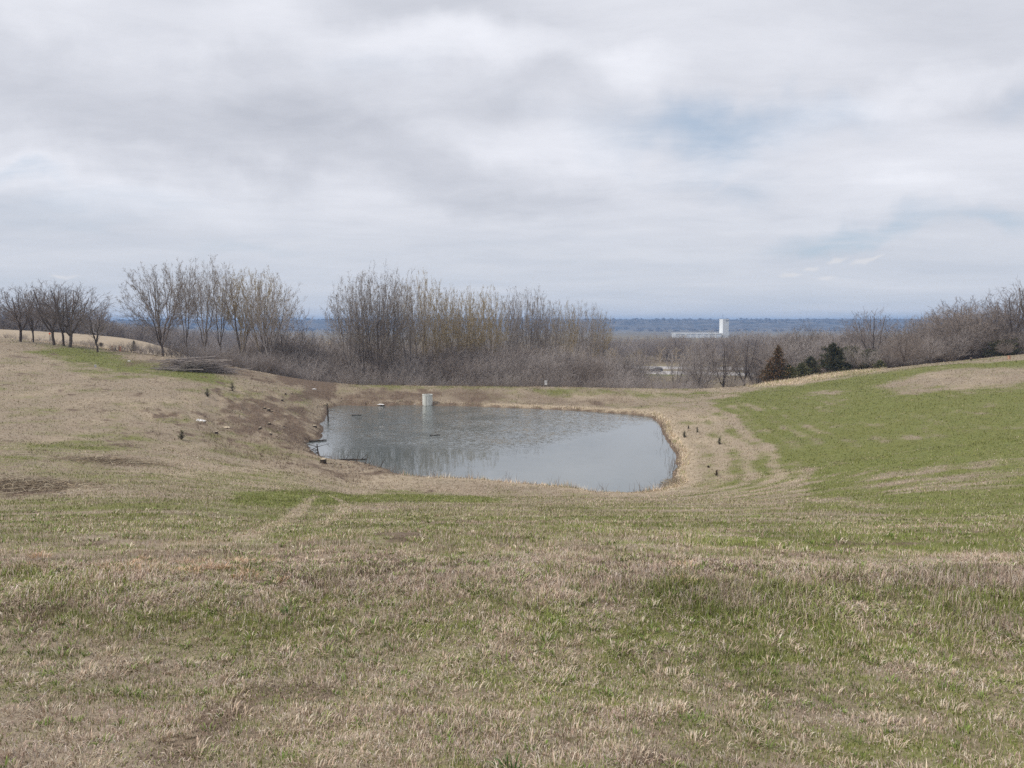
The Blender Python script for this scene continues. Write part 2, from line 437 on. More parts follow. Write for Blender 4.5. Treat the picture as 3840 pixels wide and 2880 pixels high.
# far tan field at left, right bank etc keep the base; then the drawn regions
REG = [
 (GRN, [(60, 757), (150, 752), (240, 768), (340, 788), (430, 800), (478, 824), (440, 832), (330, 808), (200, 785), (110, 778)], .85, 3, 1),
 (GRN, [(1525, 865), (1660, 838), (1800, 821), (1900, 806), (2010, 791), (2212, 776), (2500, 770), (2500, 1120), (2212, 1120), (1990, 1100), (1760, 1072), (1742, 1045), (1730, 1020), (1690, 975), (1625, 925), (1560, 890)], .84, 2.2, .9),
 (GRN, [(1870, 842), (1960, 812), (2060, 800), (2212, 790), (2400, 790), (2400, 822), (2212, 824), (2060, 836), (1960, 845)], .08, 2.5, 1.3),
 (GRN, [(1740, 848), (1830, 842), (1830, 852), (1750, 856)], .25, 2, 1.3),
 (GRN, [(1560, 905), (1640, 945), (1700, 1000), (1730, 1050), (1600, 1066), (1500, 1060), (1500, 980), (1520, 920)], .40, 5, 1.5),
 (GRN, [(1690, 930), (1790, 925), (1840, 950), (1800, 965), (1700, 950)], .55, 4, 2),
 (GRN, [(1900, 1020), (2212, 1000), (2212, 1070), (2000, 1075), (1850, 1060)], .45, 5, 2),
 (GRN, [(1740, 1085), (1900, 1100), (2212, 1095), (2212, 1110), (1900, 1115), (1740, 1100)], .80, 2, 1.5),
 (GRN, [(0, 950), (90, 935), (200, 930), (340, 930), (350, 955), (240, 968), (60, 995), (0, 1000)], .62, 5, 1.6),
 (GRN, [(330, 925), (480, 940), (640, 1000), (500, 985), (350, 965)], .35, 4, 1.5),
 (GRN, [(400, 838), (520, 830), (680, 860), (690, 890), (600, 880), (470, 855)], .35, 4, 1),
 (GRN, [(760, 838), (1000, 832), (1300, 838), (1500, 848), (1640, 845), (1520, 858), (1300, 850), (1050, 842), (800, 845)], .45, 1.2, .7),
 (GRN, [(500, 1068), (830, 1060), (1000, 1066), (1100, 1078), (1000, 1086), (830, 1083), (640, 1095), (500, 1090)], .92, 2, 1),
 (GRN, [(340, 1030), (560, 1020), (640, 1030), (500, 1038)], .6, 3, 1.2),
 (GRN, [(1480, 1160), (1800, 1150), (2212, 1155), (2212, 1192), (1950, 1195), (1600, 1188)], .80, 4, 1),
 (GRN, [(1100, 1205), (1500, 1200), (2212, 1205), (2212, 1225), (1500, 1232), (1100, 1222)], .12, 2, 1),
 (SOIL, [(500, 875), (560, 862), (640, 875), (690, 890), (705, 920), (680, 960), (650, 985), (580, 962), (520, 935), (475, 900)], .62, 4, 1.8),
 (SOIL, [(640, 985), (700, 1010), (800, 1022), (850, 1025), (840, 1035), (740, 1028), (640, 1005)], .6, 1.5, 1),
 (SOIL, [(715, 845), (900, 838), (1100, 846), (1120, 865), (1000, 878), (900, 872), (720, 878), (700, 862)], .62, 2, 1.2),
 (SOIL, [(1100, 846), (1300, 850), (1480, 868), (1400, 880), (1120, 872)], .42, 2, 1.2),
 (SOIL, [(250, 776), (330, 780), (500, 800), (640, 822), (720, 828), (735, 838), (680, 846), (600, 835), (480, 812), (330, 790), (250, 783)], .45, 1.5, 1.2),
 (SOIL, [(600, 822), (720, 826), (735, 838), (690, 862), (600, 865), (520, 885), (420, 900), (330, 905), (330, 899), (440, 890), (540, 868), (640, 850), (670, 838)], .85, 1.2, .8),
 (SOIL, [(0, 1022), (70, 1030), (165, 1045), (120, 1055), (60, 1068), (0, 1080)], .8, 2, 1.2),
 (SOIL, [(200, 985), (290, 990), (370, 1008), (260, 1012), (180, 1000)], .55, 2.5, 1.5),
 (SOIL, [(2120, 1236), (2212, 1238), (2212, 1250), (2150, 1248)], .8, 1, 1),
 (SOIL, [(1560, 1490), (1800, 1470), (1830, 1490), (1700, 1505), (1560, 1508)], .45, 2, 1.4),
 (PALE, [(1640, 835), (1650, 818), (1780, 803), (1900, 794), (1960, 790), (1900, 803), (1800, 817), (1700, 833)], 1.0, 1.5, .5),
 (PALE, [(1420, 900), (1480, 900), (1560, 895), (1640, 945), (1700, 1000), (1730, 1060), (1500, 1068), (1470, 1060), (1460, 1000), (1440, 940)], .35, 4, 1),
 (PALE, [(380, 1000), (640, 990), (850, 1035), (1100, 1055), (1000, 1062), (500, 1062), (300, 1020)], .35, 4, 1.2),
 (PALE, [(0, 690), (500, 700), (340, 760), (0, 722)], .3, 4, 1.2),
]
for T, pts, val, soft, warp in REG:
    put(T, region(pts, soft, warp), val)
# paler field beyond the left crest
m = sstep(math.log(136), math.log(150), LL) * (AA < math.atan((190 - 512) / F)) * (LL < math.log(300))
put(GRN, m, .03); PALE[:] = np.maximum(PALE, m * .7)
# mowing lines that follow the slope round the right of the pond
sdg = pond_sd(Xg, Yg).reshape(Xg.shape)
mow = np.sin(sdg * 3.4 + vnoise(Xg * .1, Yg * .1, 51, 2) * 1.5)
mm = sstep(1.5, 5, sdg) * sstep(34, 12, sdg) * (AA > 0.02) * (Yg < 100)
GRN += mm * mow * np.where(sdg < 13, .17, .13)
GRN += (vnoise(Xg * .22, Yg * .2, 43, 5, .7) * .36 + vnoise(AA * 14, LL * 40, 44, 4) * .16) * sstep(30, 50, Yg)
PALE += np.clip(vnoise(Xg * .3 + 40, Yg * .15, 45, 4, .6), 0, 1) * .5 * sstep(14, 40, Yg)
SOIL += np.clip(vnoise(Xg * .35 + 90, Yg * .12, 46, 5, .65) - .25, 0, 1) * .6 * sstep(30, 50, Yg) * (AA < .15)
streak = vnoise(AA * 6, LL * 60, 52, 3)
GRN += streak * (.14 + .16 * sstep(.0, .25, AA)) * sstep(7, 9, Yg) * sstep(64, 40, Yg)
# two old wheel tracks, paler, curving away from the viewer
for line in ([(540, 1158), (580, 1143), (615, 1125), (640, 1108), (658, 1092), (668, 1079), (684, 1072)], [(690, 1136), (722, 1120), (742, 1104), (746, 1092), (736, 1081), (716, 1073)], [(380, 1180), (450, 1168), (540, 1158)]):
    tr = [at(u / 2.16, v / 2.16) for u, v in line]
    tr = [(math.atan2(p.x, p.y), math.log(p.y)) for p in tr]
    for i in range(len(tr) - 1):
        a, b = np.array(tr[i]), np.array(tr[i + 1]); d = b - a
        W_ = np.array([1.0, .35]); dd = d * W_
        t = np.clip(((AA - a[0]) * dd[0] * W_[0] + (LL - a[1]) * dd[1] * W_[1]) / (dd @ dd), 0, 1)
        q = np.hypot((AA - a[0] - t * d[0]), (LL - a[1] - t * d[1]) * .35) * Yg
        m_ = sstep(.30, .10, q)
        put(GRN, m_ * .7, .2); PALE[:] = np.maximum(PALE, m_ * .55)
_sb = (AA < -.12) * sstep(60, 66, Yg) * sstep(104, 96, Yg) * sstep(-40, -32, Xg)
SOIL += _sb * vnoise(Xg * .9 + Yg * .4, Yg * .30 - Xg * .15, 64, 5, .65) * .55
# soil marks scattered on the left hill, aligned along the slope
mk2 = vnoise(AA * 60, LL * 70, 61, 3, .6)
SOIL += sstep(.42, .75, mk2) * .6 * (AA < -.1) * sstep(30, 50, Yg) * (Yg < 130)
SOIL += sstep(.3, .8, vnoise(AA * 90, LL * 50, 62, 3)) * .3 * sstep(.35, .5, SOIL)
mk3 = vnoise(Xg * 1.3, Yg * 1.3, 63, 4, .6)
SOIL += sstep(.25, .75, mk3) * .65 * (Yg < 14)
# the water's edge: a pale straw fringe on the right and far bank, mud on the left
ed = sstep(2.6, .6, sdg) * (sdg > 0)
put(GRN, ed, .06)
PALE[:] = np.maximum(PALE, ed * np.where(Xg > -6, 1.0, .2))
SOIL[:] = np.maximum(SOIL, sstep(.5, .15, sdg) * .8)
put(GRN, (sdg < 0).astype(float), 0); 
GRN += vnoise(Xg * .9, Yg * .9, 48, 4, .7) * .22 * sstep(45, 60, Yg)
GRN = np.clip(GRN, 0, 1); SOIL = np.clip(SOIL, 0, 1); PALE = np.clip(PALE, 0, 1)

# ------------------------------------------------------------------ materials
def new_mat(name):
    m = bpy.data.materials.new(name); m.use_nodes = True
    t = m.node_tree; t.nodes.clear()
    g = NG(t)
    out = g.n('ShaderNodeOutputMaterial')
    b = g.n('ShaderNodeBsdfPrincipled')
    g.lk(b.outputs[0], out.inputs['Surface'])
    b.inputs['Specular IOR Level'].default_value = 0.2
    b.inputs['Roughness'].default_value = 0.9
    return m, g, b, out
def plain(name, col, rough=.8, var=.15, scale=6.0, spec=.2, metal=0.0):
    m, g, b, out = new_mat(name)
    tc = g.n('ShaderNodeTexCoord')
    n1 = g.noise(tc.outputs['Object'], scale, 5, .6)
    f = g.ramp(n1, .3, .7, 0, 1, False)
    g.lk(g.mix(f, tuple(c * (1 - var) for c in col), tuple(min(1, c * (1 + var)) for c in col)), b.inputs['Base Color'])
    b.inputs['Roughness'].default_value = rough
    b.inputs['Specular IOR Level'].default_value = spec
    b.inputs['Metallic'].default_value = metal
    return m
def leafy(name, rough=.85, trans=.15):
    """colour comes from each blade's or twig's own colour"""
    m, g, b, out = new_mat(name)
    a = g.n('ShaderNodeAttribute'); a.attribute_name = 'col'
    g.lk(a.outputs['Color'], b.inputs['Base Color'])
    b.inputs['Roughness'].default_value = rough
    b.inputs['Specular IOR Level'].default_value = .1
    return m

def ground_material():
    m, g, b, out = new_mat('ground_turf')
    geo = g.n('ShaderNodeNewGeometry'); P = geo.outputs['Position']
    def att(k):
        a = g.n('ShaderNodeAttribute'); a.attribute_name = k; return a.outputs['Fac']
    grn, soil, pale, wood = att('green'), att('soil'), att('pale'), att('wood')
    f0 = g.noise(P, 14.0, 4, .65); f1 = g.noise(P, 3.2, 5, .65); f2 = g.noise(P, .55, 5, .6); f3 = g.noise(P, .08, 4, .55)
    straw = g.mix(g.ramp(f1, .32, .68), (.205, .16, .11), (.35, .29, .215))
    straw = g.mix(g.ramp(f2, .35, .65, 0, .45), straw, (.30, .23, .17))
    straw = g.mix(g.m('MULTIPLY', pale, .75), straw, g.mix(g.ramp(f1, .3, .7), (.36, .285, .19), (.54, .44, .32)))
    green = g.mix(g.ramp(f1, .3, .7), (.115, .132, .036), (.195, .20, .065))
    green = g.mix(g.ramp(f2, .35, .65, 0, .5), green, (.155, .152, .045))
    gm = g.m('ADD', grn, g.m('MULTIPLY', g.m('SUBTRACT', f1, .5), 1.1))
    gm = g.m('ADD', gm, g.m('MULTIPLY', g.m('SUBTRACT', f0, .5), .6))
    gm = g.m('ADD', gm, g.m('MULTIPLY', g.m('SUBTRACT', f2, .5), .35))
    c = g.mix(g.ramp(gm, .25, .75), straw, green)
    soilc = g.mix(g.ramp(f1, .3, .7), (.085, .058, .040), (.20, .145, .105))
    sm = g.m('ADD', soil, g.m('MULTIPLY', g.m('SUBTRACT', f1, .5), .9))
    sm = g.m('ADD', sm, g.m('MULTIPLY', g.m('SUBTRACT', f2, .5), .5))
    c = g.mix(g.ramp(sm, .28, .75), c, soilc)
    f4 = g.noise(P, .018, 5, .6)
    woodc = g.mix(g.ramp(f4, .35, .65), (.07, .06, .05), (.17, .14, .11))
    valley = g.mix(g.ramp(f4, .42, .6), (.17, .13, .085), (.24, .20, .12))
    valley = g.mix(g.ramp(f3, .45, .6, 0, .5), valley, (.12, .10, .07))
    c = g.mix(wood, c, valley)
    c = g.mix(g.ramp(wood, 1.2, 2.0, 0, 1), c, woodc)
    g.lk(c, b.inputs['Base Color'])
    hgt = g.m('ADD', g.m('MULTIPLY', f0, .012), g.m('ADD', g.m('MULTIPLY', f1, .05), g.m('MULTIPLY', f2, .10)))
    bp = g.n('ShaderNodeBump'); bp.inputs['Strength'].default_value = .9; bp.inputs['Distance'].default_value = 1.0
    g.lk(hgt, bp.inputs['Height']); g.lk(bp.outputs[0], b.inputs['Normal'])
    return m

# ------------------------------------------------------------------ the ground: one sheet, fine near the viewer, out to the horizon
def build_ground():
    fa = np.radians(np.arange(-47, 47.01, .2)); ba = np.radians(np.arange(51, 309.1, 4))
    an = np.concatenate([fa, ba]); n = len(an)
    rl = [1.0]
    while rl[-1] < 5800:
        r = rl[-1]
        st = .012 if r < 50 else (.007 if r < 135 else (.012 if r < 500 else .03))
        rl.append(r * (1 + st))
    r = np.array(rl); m = len(r)
    # rings are at constant distance forward in front, constant radius behind
    R, A = np.meshgrid(r, an, indexing='ij')
    X = R * np.sin(A); Y = R * np.cos(A)
    f = np.cos(A) > math.cos(.8201)
    k = np.where(f, 1 / np.maximum(np.cos(A), .1), 1 / math.cos(.8201))
    X = X * k * .95; Y = Y * k * .95
    Z = height(X.ravel(), Y.ravel()).reshape(X.shape)
    far = sstep(2900, 3400, np.hypot(X, Y))
    Z = Z + far * (vnoise(X * .0012 + 9, Y * .0012, 71, 4) * 5 + (np.abs(vnoise(X * .006, Y * .0015, 72, 3)) * -9 + vnoise(X * .02, Y * .01, 73, 2) * 3) * sstep(3250, 3150, np.hypot(X, Y)) * 1.0)
    g = lookup(GRN, X, Y); s = lookup(SOIL, X, Y); p = lookup(PALE, X, Y)
    # bottomland and wooded bluffs
    a = np.arctan2(X, Y); D = np.where(Y > 0, Y, 0)
    edge = np.where(a < -.36, 225, np.where(a > .3, 150, 120))
    w = sstep(edge, edge * 1.1, D) + sstep(2850, 3000, D) * 1.0
    # road verge is green
    vg = sstep(248, 254, D) * sstep(276, 270, D) * (a > -.2)
    g = np.where(vg > .5, .75, g); w = w * (1 - .9 * vg)
    g = np.where(Y < 3, .2, g); s = np.where(Y < 3, .1, s); p = np.where(Y < 3, 0, p)
    verts = np.stack([X.ravel(), Y.ravel(), Z.ravel()], 1)
    idx = np.arange(m * n).reshape(m, n); nx = np.roll(idx, -1, axis=1)
    q = np.stack([idx[:-1].ravel(), nx[:-1].ravel(), nx[1:].ravel(), idx[1:].ravel()], 1)[:, ::-1]
    c = len(verts); verts = np.vstack([verts, [[0, 0, hz(0, 0)]]])
    fan = np.stack([np.full(n, c), nx[0], idx[0]], 1)[:, ::-1]
    ap = lambda t: np.append(t.ravel(), t.ravel()[0])
    o = mk('ground', verts, [q, fan], ground_material(), smooth=True, attrs={'green': ap(g), 'soil': ap(s), 'pale': ap(p), 'wood': ap(w)})
    return tag(o, kind='structure')
ground = build_ground()

# ------------------------------------------------------------------ water
def build_water():
    m, g, b, out = new_mat('pond_water')
    geo = g.n('ShaderNodeNewGeometry'); P = geo.outputs['Position']
    S = g.sep(P)
    b.inputs['Base Color'].default_value = (.115, .132, .128, 1)
    b.inputs['Roughness'].default_value = .035
    b.inputs['IOR'].default_value = 1.85
    b.inputs['Specular IOR Level'].default_value = .5
    # ripples: a breeze on the farther half, slack water near the viewer
    wob = g.noise(P, .09, 3, .5)
    lim = g.m('ADD', S[1], g.m('MULTIPLY', g.m('SUBTRACT', wob, .5), 12))
    lim = g.m('SUBTRACT', lim, g.m('MULTIPLY', g.m('MAXIMUM', g.m('SUBTRACT', S[0], -2.0), 0.0), 1.3))
    lim = g.m('ADD', lim, g.m('MULTIPLY', S[0], .25))
    wind = g.ramp(lim, 61, 70, 0.01, 1.0)
    rip = g.noise(g.map(P, rot=(0, 0, .5), scale=(1, 2.0, 1)), 2.4, 3, .6, col=True)
    rip2 = g.noise(g.map(P, rot=(0, 0, -.3), scale=(1, 1.6, 1)), 8.0, 2, .5, col=True)
    # wavelets as slopes of the surface
    vec = g.vadd(g.vadd(rip, rip2), (-1, -1, -1))
    sx, sy, _z = g.sep(vec)
    calm = g.sep(g.vadd(g.noise(P, .8, 2, .5, col=True), (-.5, -.5, -.5)))
    amp = g.m('MULTIPLY', g.m('MULTIPLY', wind, g.ramp(g.noise(P, .22, 3, .6), .3, .7, .35, 1.2)), .50)
    nx = g.m('ADD', g.m('MULTIPLY', sx, amp), g.m('MULTIPLY', calm[0], .004))
    ny = g.m('ADD', g.m('MULTIPLY', sy, amp), g.m('MULTIPLY', calm[1], .018))
    nv = g.n('ShaderNodeVectorMath', operation='NORMALIZE'); g.lk(g.xyz(nx, ny, 1.0), nv.inputs[0])
    g.lk(nv.outputs[0], b.inputs['Normal'])
    P2 = POND.copy(); c = P2.mean(0)
    # widen a little so that the sheet runs in under the bank
    d = P2 - c; P2 = c + d * (1 + .5 / np.linalg.norm(d, axis=1, keepdims=True))
    v = np.column_stack([P2, np.zeros(len(P2))])
    bm_me = bpy.data.meshes.new('water')
    bm_me.from_pydata([tuple(q) for q in v], [], [tuple(range(len(v)))])
    # the outline is walked clockwise or not: make the face look up
    bm_me.update()
    if bm_me.polygons[0].normal.z < 0: bm_me.flip_normals()
    bm_me.materials.append(m)
    o = bpy.data.objects.new('water', bm_me); COL.objects.link(o)
    return tag(o, kind='structure')
water = build_water()

# ------------------------------------------------------------------ grass blades (one uncountable mass)
MG = leafy('grass_blade')
rng = np.random.RandomState(7)
def palette(n, g, s, p):
    """real colours of single blades"""
    straw = np.array([[.54, .45, .33], [.46, .37, .25], [.58, .51, .40], [.40, .30, .21], [.50, .37, .27], [.50, .44, .28]])
    pale = np.array([[.66, .54, .39], [.58, .46, .32], [.70, .59, .44]])
    green = np.array([[.22, .27, .08], [.18, .215, .06], [.29, .30, .11], [.27, .265, .10], [.17, .20, .06]])
    dirt = np.array([[.16, .11, .08], [.23, .17, .13], [.12, .09, .065]])
    straw = straw * np.array([1.0, .985, 1.10])
    c = straw[rng.randint(len(straw), size=n)]
    r = rng.rand(n)
    pick = rng.rand(n) < p * .8; c[pick] = pale[rng.randint(len(pale), size=pick.sum())]
    pick = rng.rand(n) < g; c[pick] = green[rng.randint(len(green), size=pick.sum())]
    pick = rng.rand(n) < s * .7; c[pick] = dirt[rng.randint(len(dirt), size=pick.sum())]
    return c * (0.72 + .68 * rng.rand(n, 1)), None
def blades(n, D0, D1, dens_pow, hfun, wfun, lie=.5, half=math.radians(36), two=False, keep=None, calm=0.0):
    # area-uniform in polar, skewed towards the near side by dens_pow
    t = rng.rand(n)
    if dens_pow == 2: D = np.sqrt(D0 ** 2 + t * (D1 ** 2 - D0 ** 2))
    else:
        q = dens_pow; D = (D0 ** q + t * (D1 ** q - D0 ** q)) ** (1 / q) if q else D0 * (D1 / D0) ** t
    k = np.tan((rng.rand(n) * 2 - 1) * half); x = k * D; y = D
    # gather into tussocks
    cl = .05 * D / 5
    x = x + rng.randn(n) * cl * .2; y = y + rng.randn(n) * cl * .2
    ok = pond_sd(x, y) > .05
    if keep is not None: ok &= keep(x, y)
    x, y = x[ok], y[ok]; n = len(x)
    z = height(x, y)
    g = lookup(GRN, x, y); s = lookup(SOIL, x, y); p = lookup(PALE, x, y)
    tuss = vnoise(x * 2.4, y * 2.4, 81, 3, .6)
    c, _ = palette(n, np.clip(g + vnoise(x * 3.1, y * 3.1, 82, 3) * .28, 0, 1), s, p)
    c = c * (1 + .24 * vnoise(x * .7, y * .7, 83, 3)[:, None]) * np.where((y < 5.6) & (y > 1), .92, 1.0)[:, None]
    if calm: m_ = (1 - g[:, None]) * np.array([.345, .29, .21]) + g[:, None] * np.array([.195, .20, .064]); m_ = m_ * (1 - .6 * s[:, None]) + .6 * s[:, None] * np.array([.2, .15, .115]); c = c * (1 - calm) + m_ * calm * (1 + .20 * vnoise(x * .45, y * 1.1, 84, 5, .65)[:, None])
    h = hfun(x, y, n) * (1 + .45 * tuss) * (1 - .55 * np.clip(s, 0, 1)); w = wfun(x, y, n)
    isg = c[:, 1] > c[:, 0]
    yaw = rng.rand(n) * 2 * math.pi
    lean = np.abs(rng.randn(n)) * lie + rng.rand(n) * .25
    lean = np.where(isg, lean * .55, lean)
    lean = np.minimum(lean + np.clip(vnoise(x * 1.6, y * 1.6, 86, 3), 0, 1) * 1.0, 1.5)
    dx, dy = np.cos(yaw), np.sin(yaw)
    # width direction mostly across the blade's lean
    wy = yaw + math.pi / 2 + rng.randn(n) * .4
    wx, wyy = np.cos(wy) * w, np.sin(wy) * w
    if two:
        mx = x + dx * np.sin(lean * .6) * h * .55; my = y + dy * np.sin(lean * .6) * h * .55; mz = z + np.cos(lean * .6) * h * .55
        tx = mx + dx * np.sin(lean * 1.2 + .1) * h * .45; ty = my + dy * np.sin(lean * 1.2 + .1) * h * .45; tz = mz + np.cos(lean * 1.2 + .1) * h * .45
        V = np.empty((n, 5, 3)); z0 = z - .004
        V[:, 0] = np.stack([x - wx, y - wyy, z0], 1); V[:, 1] = np.stack([x + wx, y + wyy, z0], 1)
        V[:, 2] = np.stack([mx + wx * .75, my + wyy * .75, mz], 1); V[:, 3] = np.stack([mx - wx * .75, my - wyy * .75, mz], 1)
        V[:, 4] = np.stack([tx, ty, tz], 1)
        i = np.arange(n)[:, None] * 5
        F1 = i + np.array([[0, 1, 2, 3]]); F2 = i + np.array([[3, 2, 4]])
        return V.reshape(-1, 3), [F1, F2], np.repeat(c, 5, 0)
    tx = x + dx * np.sin(lean) * h; ty = y + dy * np.sin(lean) * h; tz = z + np.cos(lean) * h
    V = np.empty((n, 3, 3)); z0 = z - .01
    V[:, 0] = np.stack([x - wx, y - wyy, z0], 1); V[:, 1] = np.stack([x + wx, y + wyy, z0], 1); V[:, 2] = np.stack([tx, ty, tz], 1)
    return V.reshape(-1, 3), [np.arange(n * 3).reshape(n, 3)], np.repeat(c, 3, 0)
def dim(part, k):
    part[2][:] = part[2] * np.array(k); return part
def gather(name, parts, label=None):
    vs, fs, cs, off = [], [], [], 0
    for v, f, c in parts:
        vs.append(v); cs.append(c)
        fs += [q + off for q in f]; off += len(v)
    o = mk(name, np.vstack(vs), fs, MG, cols=np.vstack(cs))
    return tag(o, label, 'grass' if label else None, kind='stuff')
def hn(x, y, n):
    berm = np.exp(-((y - 6.9) / .8) ** 2) * .030 * (1 + .5 * vnoise(x * .5, y * .5, 91, 3)) + np.exp(-((y - 6.2 - .08 * x) / .9) ** 2) * .03 * sstep(0, 3, x)
    return (.023 + .0035 * (y - 3) + berm) * rng.uniform(.5, 1.5, n)
grass_parts = [
    blades(230000, 2.5, 8.5, 1.2, hn, lambda x, y, n: rng.uniform(.0011, .0026, n) * (1 + (y - 3) * .12), .75, two=True),
    blades(190000, 8, 18, 1.0, lambda x, y, n: rng.uniform(.03, .085, n), lambda x, y, n: rng.uniform(.0022, .005, n) * y / 10, .6),
    blades(170000, 17, 50, .7, lambda x, y, n: rng.uniform(.04, .10, n), lambda x, y, n: rng.uniform(.006, .013, n) * y / 20, .6, calm=.35),
]
def tufts(n, D0, D1, nb, h0, h1, rad, pal, w=.0018, where=None, seed=0):
    R = np.random.RandomState(seed)
    D = np.sqrt(D0 ** 2 + R.rand(n) * (D1 ** 2 - D0 ** 2)); x = np.tan((R.rand(n) * 2 - 1) * math.radians(36)) * D; y = D
    if where is not None: ok = R.rand(n) < where(x, y); x, y = x[ok], y[ok]; n = len(x)
    m = R.randint(nb // 2, nb, n); i = np.repeat(np.arange(n), m); N = len(i)
    sz = R.uniform(.6, 1.3, n)[i]
    a = R.rand(N) * 6.283; r = rad * sz * np.sqrt(R.rand(N))
    bx = x[i] + np.cos(a) * r; by = y[i] + np.sin(a) * r; bz = height(bx, by) - .004
    h = R.uniform(h0, h1, N) * sz; ln = .15 + .9 * r / (rad * 1.3) + np.abs(R.randn(N)) * .15
    a2 = a + R.randn(N) * .5; wy = a2 + 1.57 + R.randn(N) * .5; ww = w * R.uniform(.7, 1.4, N) * (1 + .1 * by)
    dx, dy, ox, oy = np.cos(a2), np.sin(a2), np.cos(wy) * ww, np.sin(wy) * ww
    mx, my, mz = bx + dx * np.sin(ln * .6) * h * .55, by + dy * np.sin(ln * .6) * h * .55, bz + np.cos(ln * .6) * h * .55
    tx, ty, tz = mx + dx * np.sin(ln * 1.4) * h * .5, my + dy * np.sin(ln * 1.4) * h * .5, mz + np.cos(ln * 1.4) * h * .45
    V = np.empty((N, 5, 3))
    V[:, 0] = np.stack([bx - ox, by - oy, bz], 1); V[:, 1] = np.stack([bx + ox, by + oy, bz], 1)
    V[:, 2] = np.stack([mx + ox * .8, my + oy * .8, mz], 1); V[:, 3] = np.stack([mx - ox * .8, my - oy * .8, mz], 1); V[:, 4] = np.stack([tx, ty, tz], 1)
    k = np.arange(N)[:, None] * 5; pal = np.array(pal)
    c = pal[R.randint(len(pal), size=N)] * R.uniform(.75, 1.2, (N, 1)) * R.uniform(.85, 1.15, n)[i][:, None]
    return V.reshape(-1, 3), [k + np.array([[0, 1, 2, 3]]), k + np.array([[3, 2, 4]])], np.repeat(c, 5, 0)
GTP = [(.17, .25, .06), (.22, .29, .08), (.13, .20, .05), (.27, .32, .10)]
STP = [(.60, .50, .38), (.52, .42, .31), (.66, .58, .46), (.46, .36, .26), (.58, .44, .33)]
ORP = [(.58, .38, .24), (.62, .44, .30), (.50, .32, .20), (.60, .47, .33)]
grass_parts += [
    tufts(700, 2.5, 9, 22, .025, .06, .035, GTP, seed=1),
    tufts(1100, 2.5, 10, 34, .025, .06, .05, STP, seed=2),
    tufts(260, 2.5, 7, 60, .03, .07, .10, STP, seed=3),
    tufts(420, 5.2, 8.2, 40, .04, .09, .05, STP + GTP, .0022, seed=4),
    tufts(900, 6.6, 9.2, 60, .04, .11, .09, ORP, .002, lambda x, y: (vnoise(x * .9, y * .9, 99, 3) > .05) * (x < 1.8) * np.exp(-((y - 7.7 + .05 * x) / .5) ** 2), seed=5),
    tufts(700, 9, 20, 30, .05, .10, .09, STP + GTP, .003, seed=6),
    tufts(6, 2.5, 9, 30, .04, .09, .05, [(.10, .18, .05), (.08, .15, .045)], .0025, seed=7),
]
GR_LABEL = 'patchy spring turf of green blades and dead straw around the pond'
gather('grass', grass_parts, GR_LABEL)
hill = dim(blades(260000, 48, 136, .8, lambda x, y, n: rng.uniform(.05, .15, n), lambda x, y, n: rng.uniform(.02, .05, n) * y / 80, 1.0, calm=.55), (.88, .87, .86))
gather('hillside_grass', [hill], 'mown and tufted grass on the slopes and dam around the water')
# straw fringe of the right and far banks, scruffy weeds on the dam and the left cut
def near_edge(a, b, cond):
    def f(x, y):
        sd = pond_sd(x, y); return (sd > a) & (sd < b) & cond(x, y)
    return f
fr = blades(420000, 46, 106, 1.4, lambda x, y, n: rng.uniform(.08, .42, n) * (1 + .9 * vnoise(x * .8, y * .8, 96, 3)), lambda x, y, n: rng.uniform(.008, .022, n), .6, half=math.radians(22), keep=near_edge(.05, .9, lambda x, y: (x > -8) | (y > 97)))
gather('bank_straw', [fr], 'pale dead straw fringe overhanging the edge of the pond')
PALE_b = lookup(SOIL, hill[0][:1, 0], hill[0][:1, 1])
wd = blades(150000, 50, 116, 1.2, lambda x, y, n: rng.uniform(.12, .42, n), lambda x, y, n: rng.uniform(.006, .018, n), .8, half=math.radians(24),
            keep=lambda x, y: (((y > 100) & (x > -26) & (x < 16)) | ((x < -9) & (pond_sd(x, y) < 9) & (y < 100))) & (vnoise(x * .35, y * .35, 95, 3) > -.25))
wd[2][:] = np.repeat(np.array([[.21, .155, .12], [.27, .205, .16], [.15, .11, .09], [.33, .25, .17]])[rng.randint(4, size=len(wd[2]) // 3)], 3, 0)
gather('dry_weeds', [wd], 'tangle of brown dead weeds on the dam face and cut bank')
pf = blades(200000, 112, 150, 2, lambda x, y, n: rng.uniform(.15, .5, n), lambda x, y, n: rng.uniform(.012, .03, n), .8, half=math.radians(34), keep=lambda x, y: lookup(PALE, x, y) > .45)
gather('tall_straw', [pf], 'tall pale straw grass beyond the mown right slope')
# ------------------------------------------------------------------ trees
def bark(name, a, b):
    m, g, bs, out = new_mat(name)
    tc = g.n('ShaderNodeTexCoord'); oi = g.n('ShaderNodeObjectInfo')
    n1 = g.noise(g.map(tc.outputs['Object'], scale=(3, 3, .8)), 2.0, 5, .6)
    f = g.m('ADD', g.m('MULTIPLY', g.ramp(n1, .3, .7), .55), g.m('MULTIPLY', oi.outputs['Random'], .45))
    g.lk(g.mix(f, a, b), bs.inputs['Base Color'])
    return m
M_BARK = bark('bark_grey', (.13, .11, .10), (.24, .205, .185))
M_BARKD = bark('bark_dark', (.075, .06, .054), (.145, .12, .105))
M_TWIGG = bark('twig_grey', (.245, .213, .195), (.37, .325, .30))
M_TWIGO = bark('twig_ochre', (.34, .27, .18), (.47, .38, .26))
M_TWIGR = bark('twig_russet', (.20, .165, .143), (.30, .25, .218))
M_TWIGP = bark('twig_pale', (.30, .265, .245), (.43, .385, .36))
M_TWIGD = bark('twig_dark', (.16, .135, .125), (.26, .22, .20))
M_BUD = plain('bud_ochre', (.34, .27, .13), var=.3)
M_BUDG = plain('bud_grey', (.25, .21, .16), var=.3)

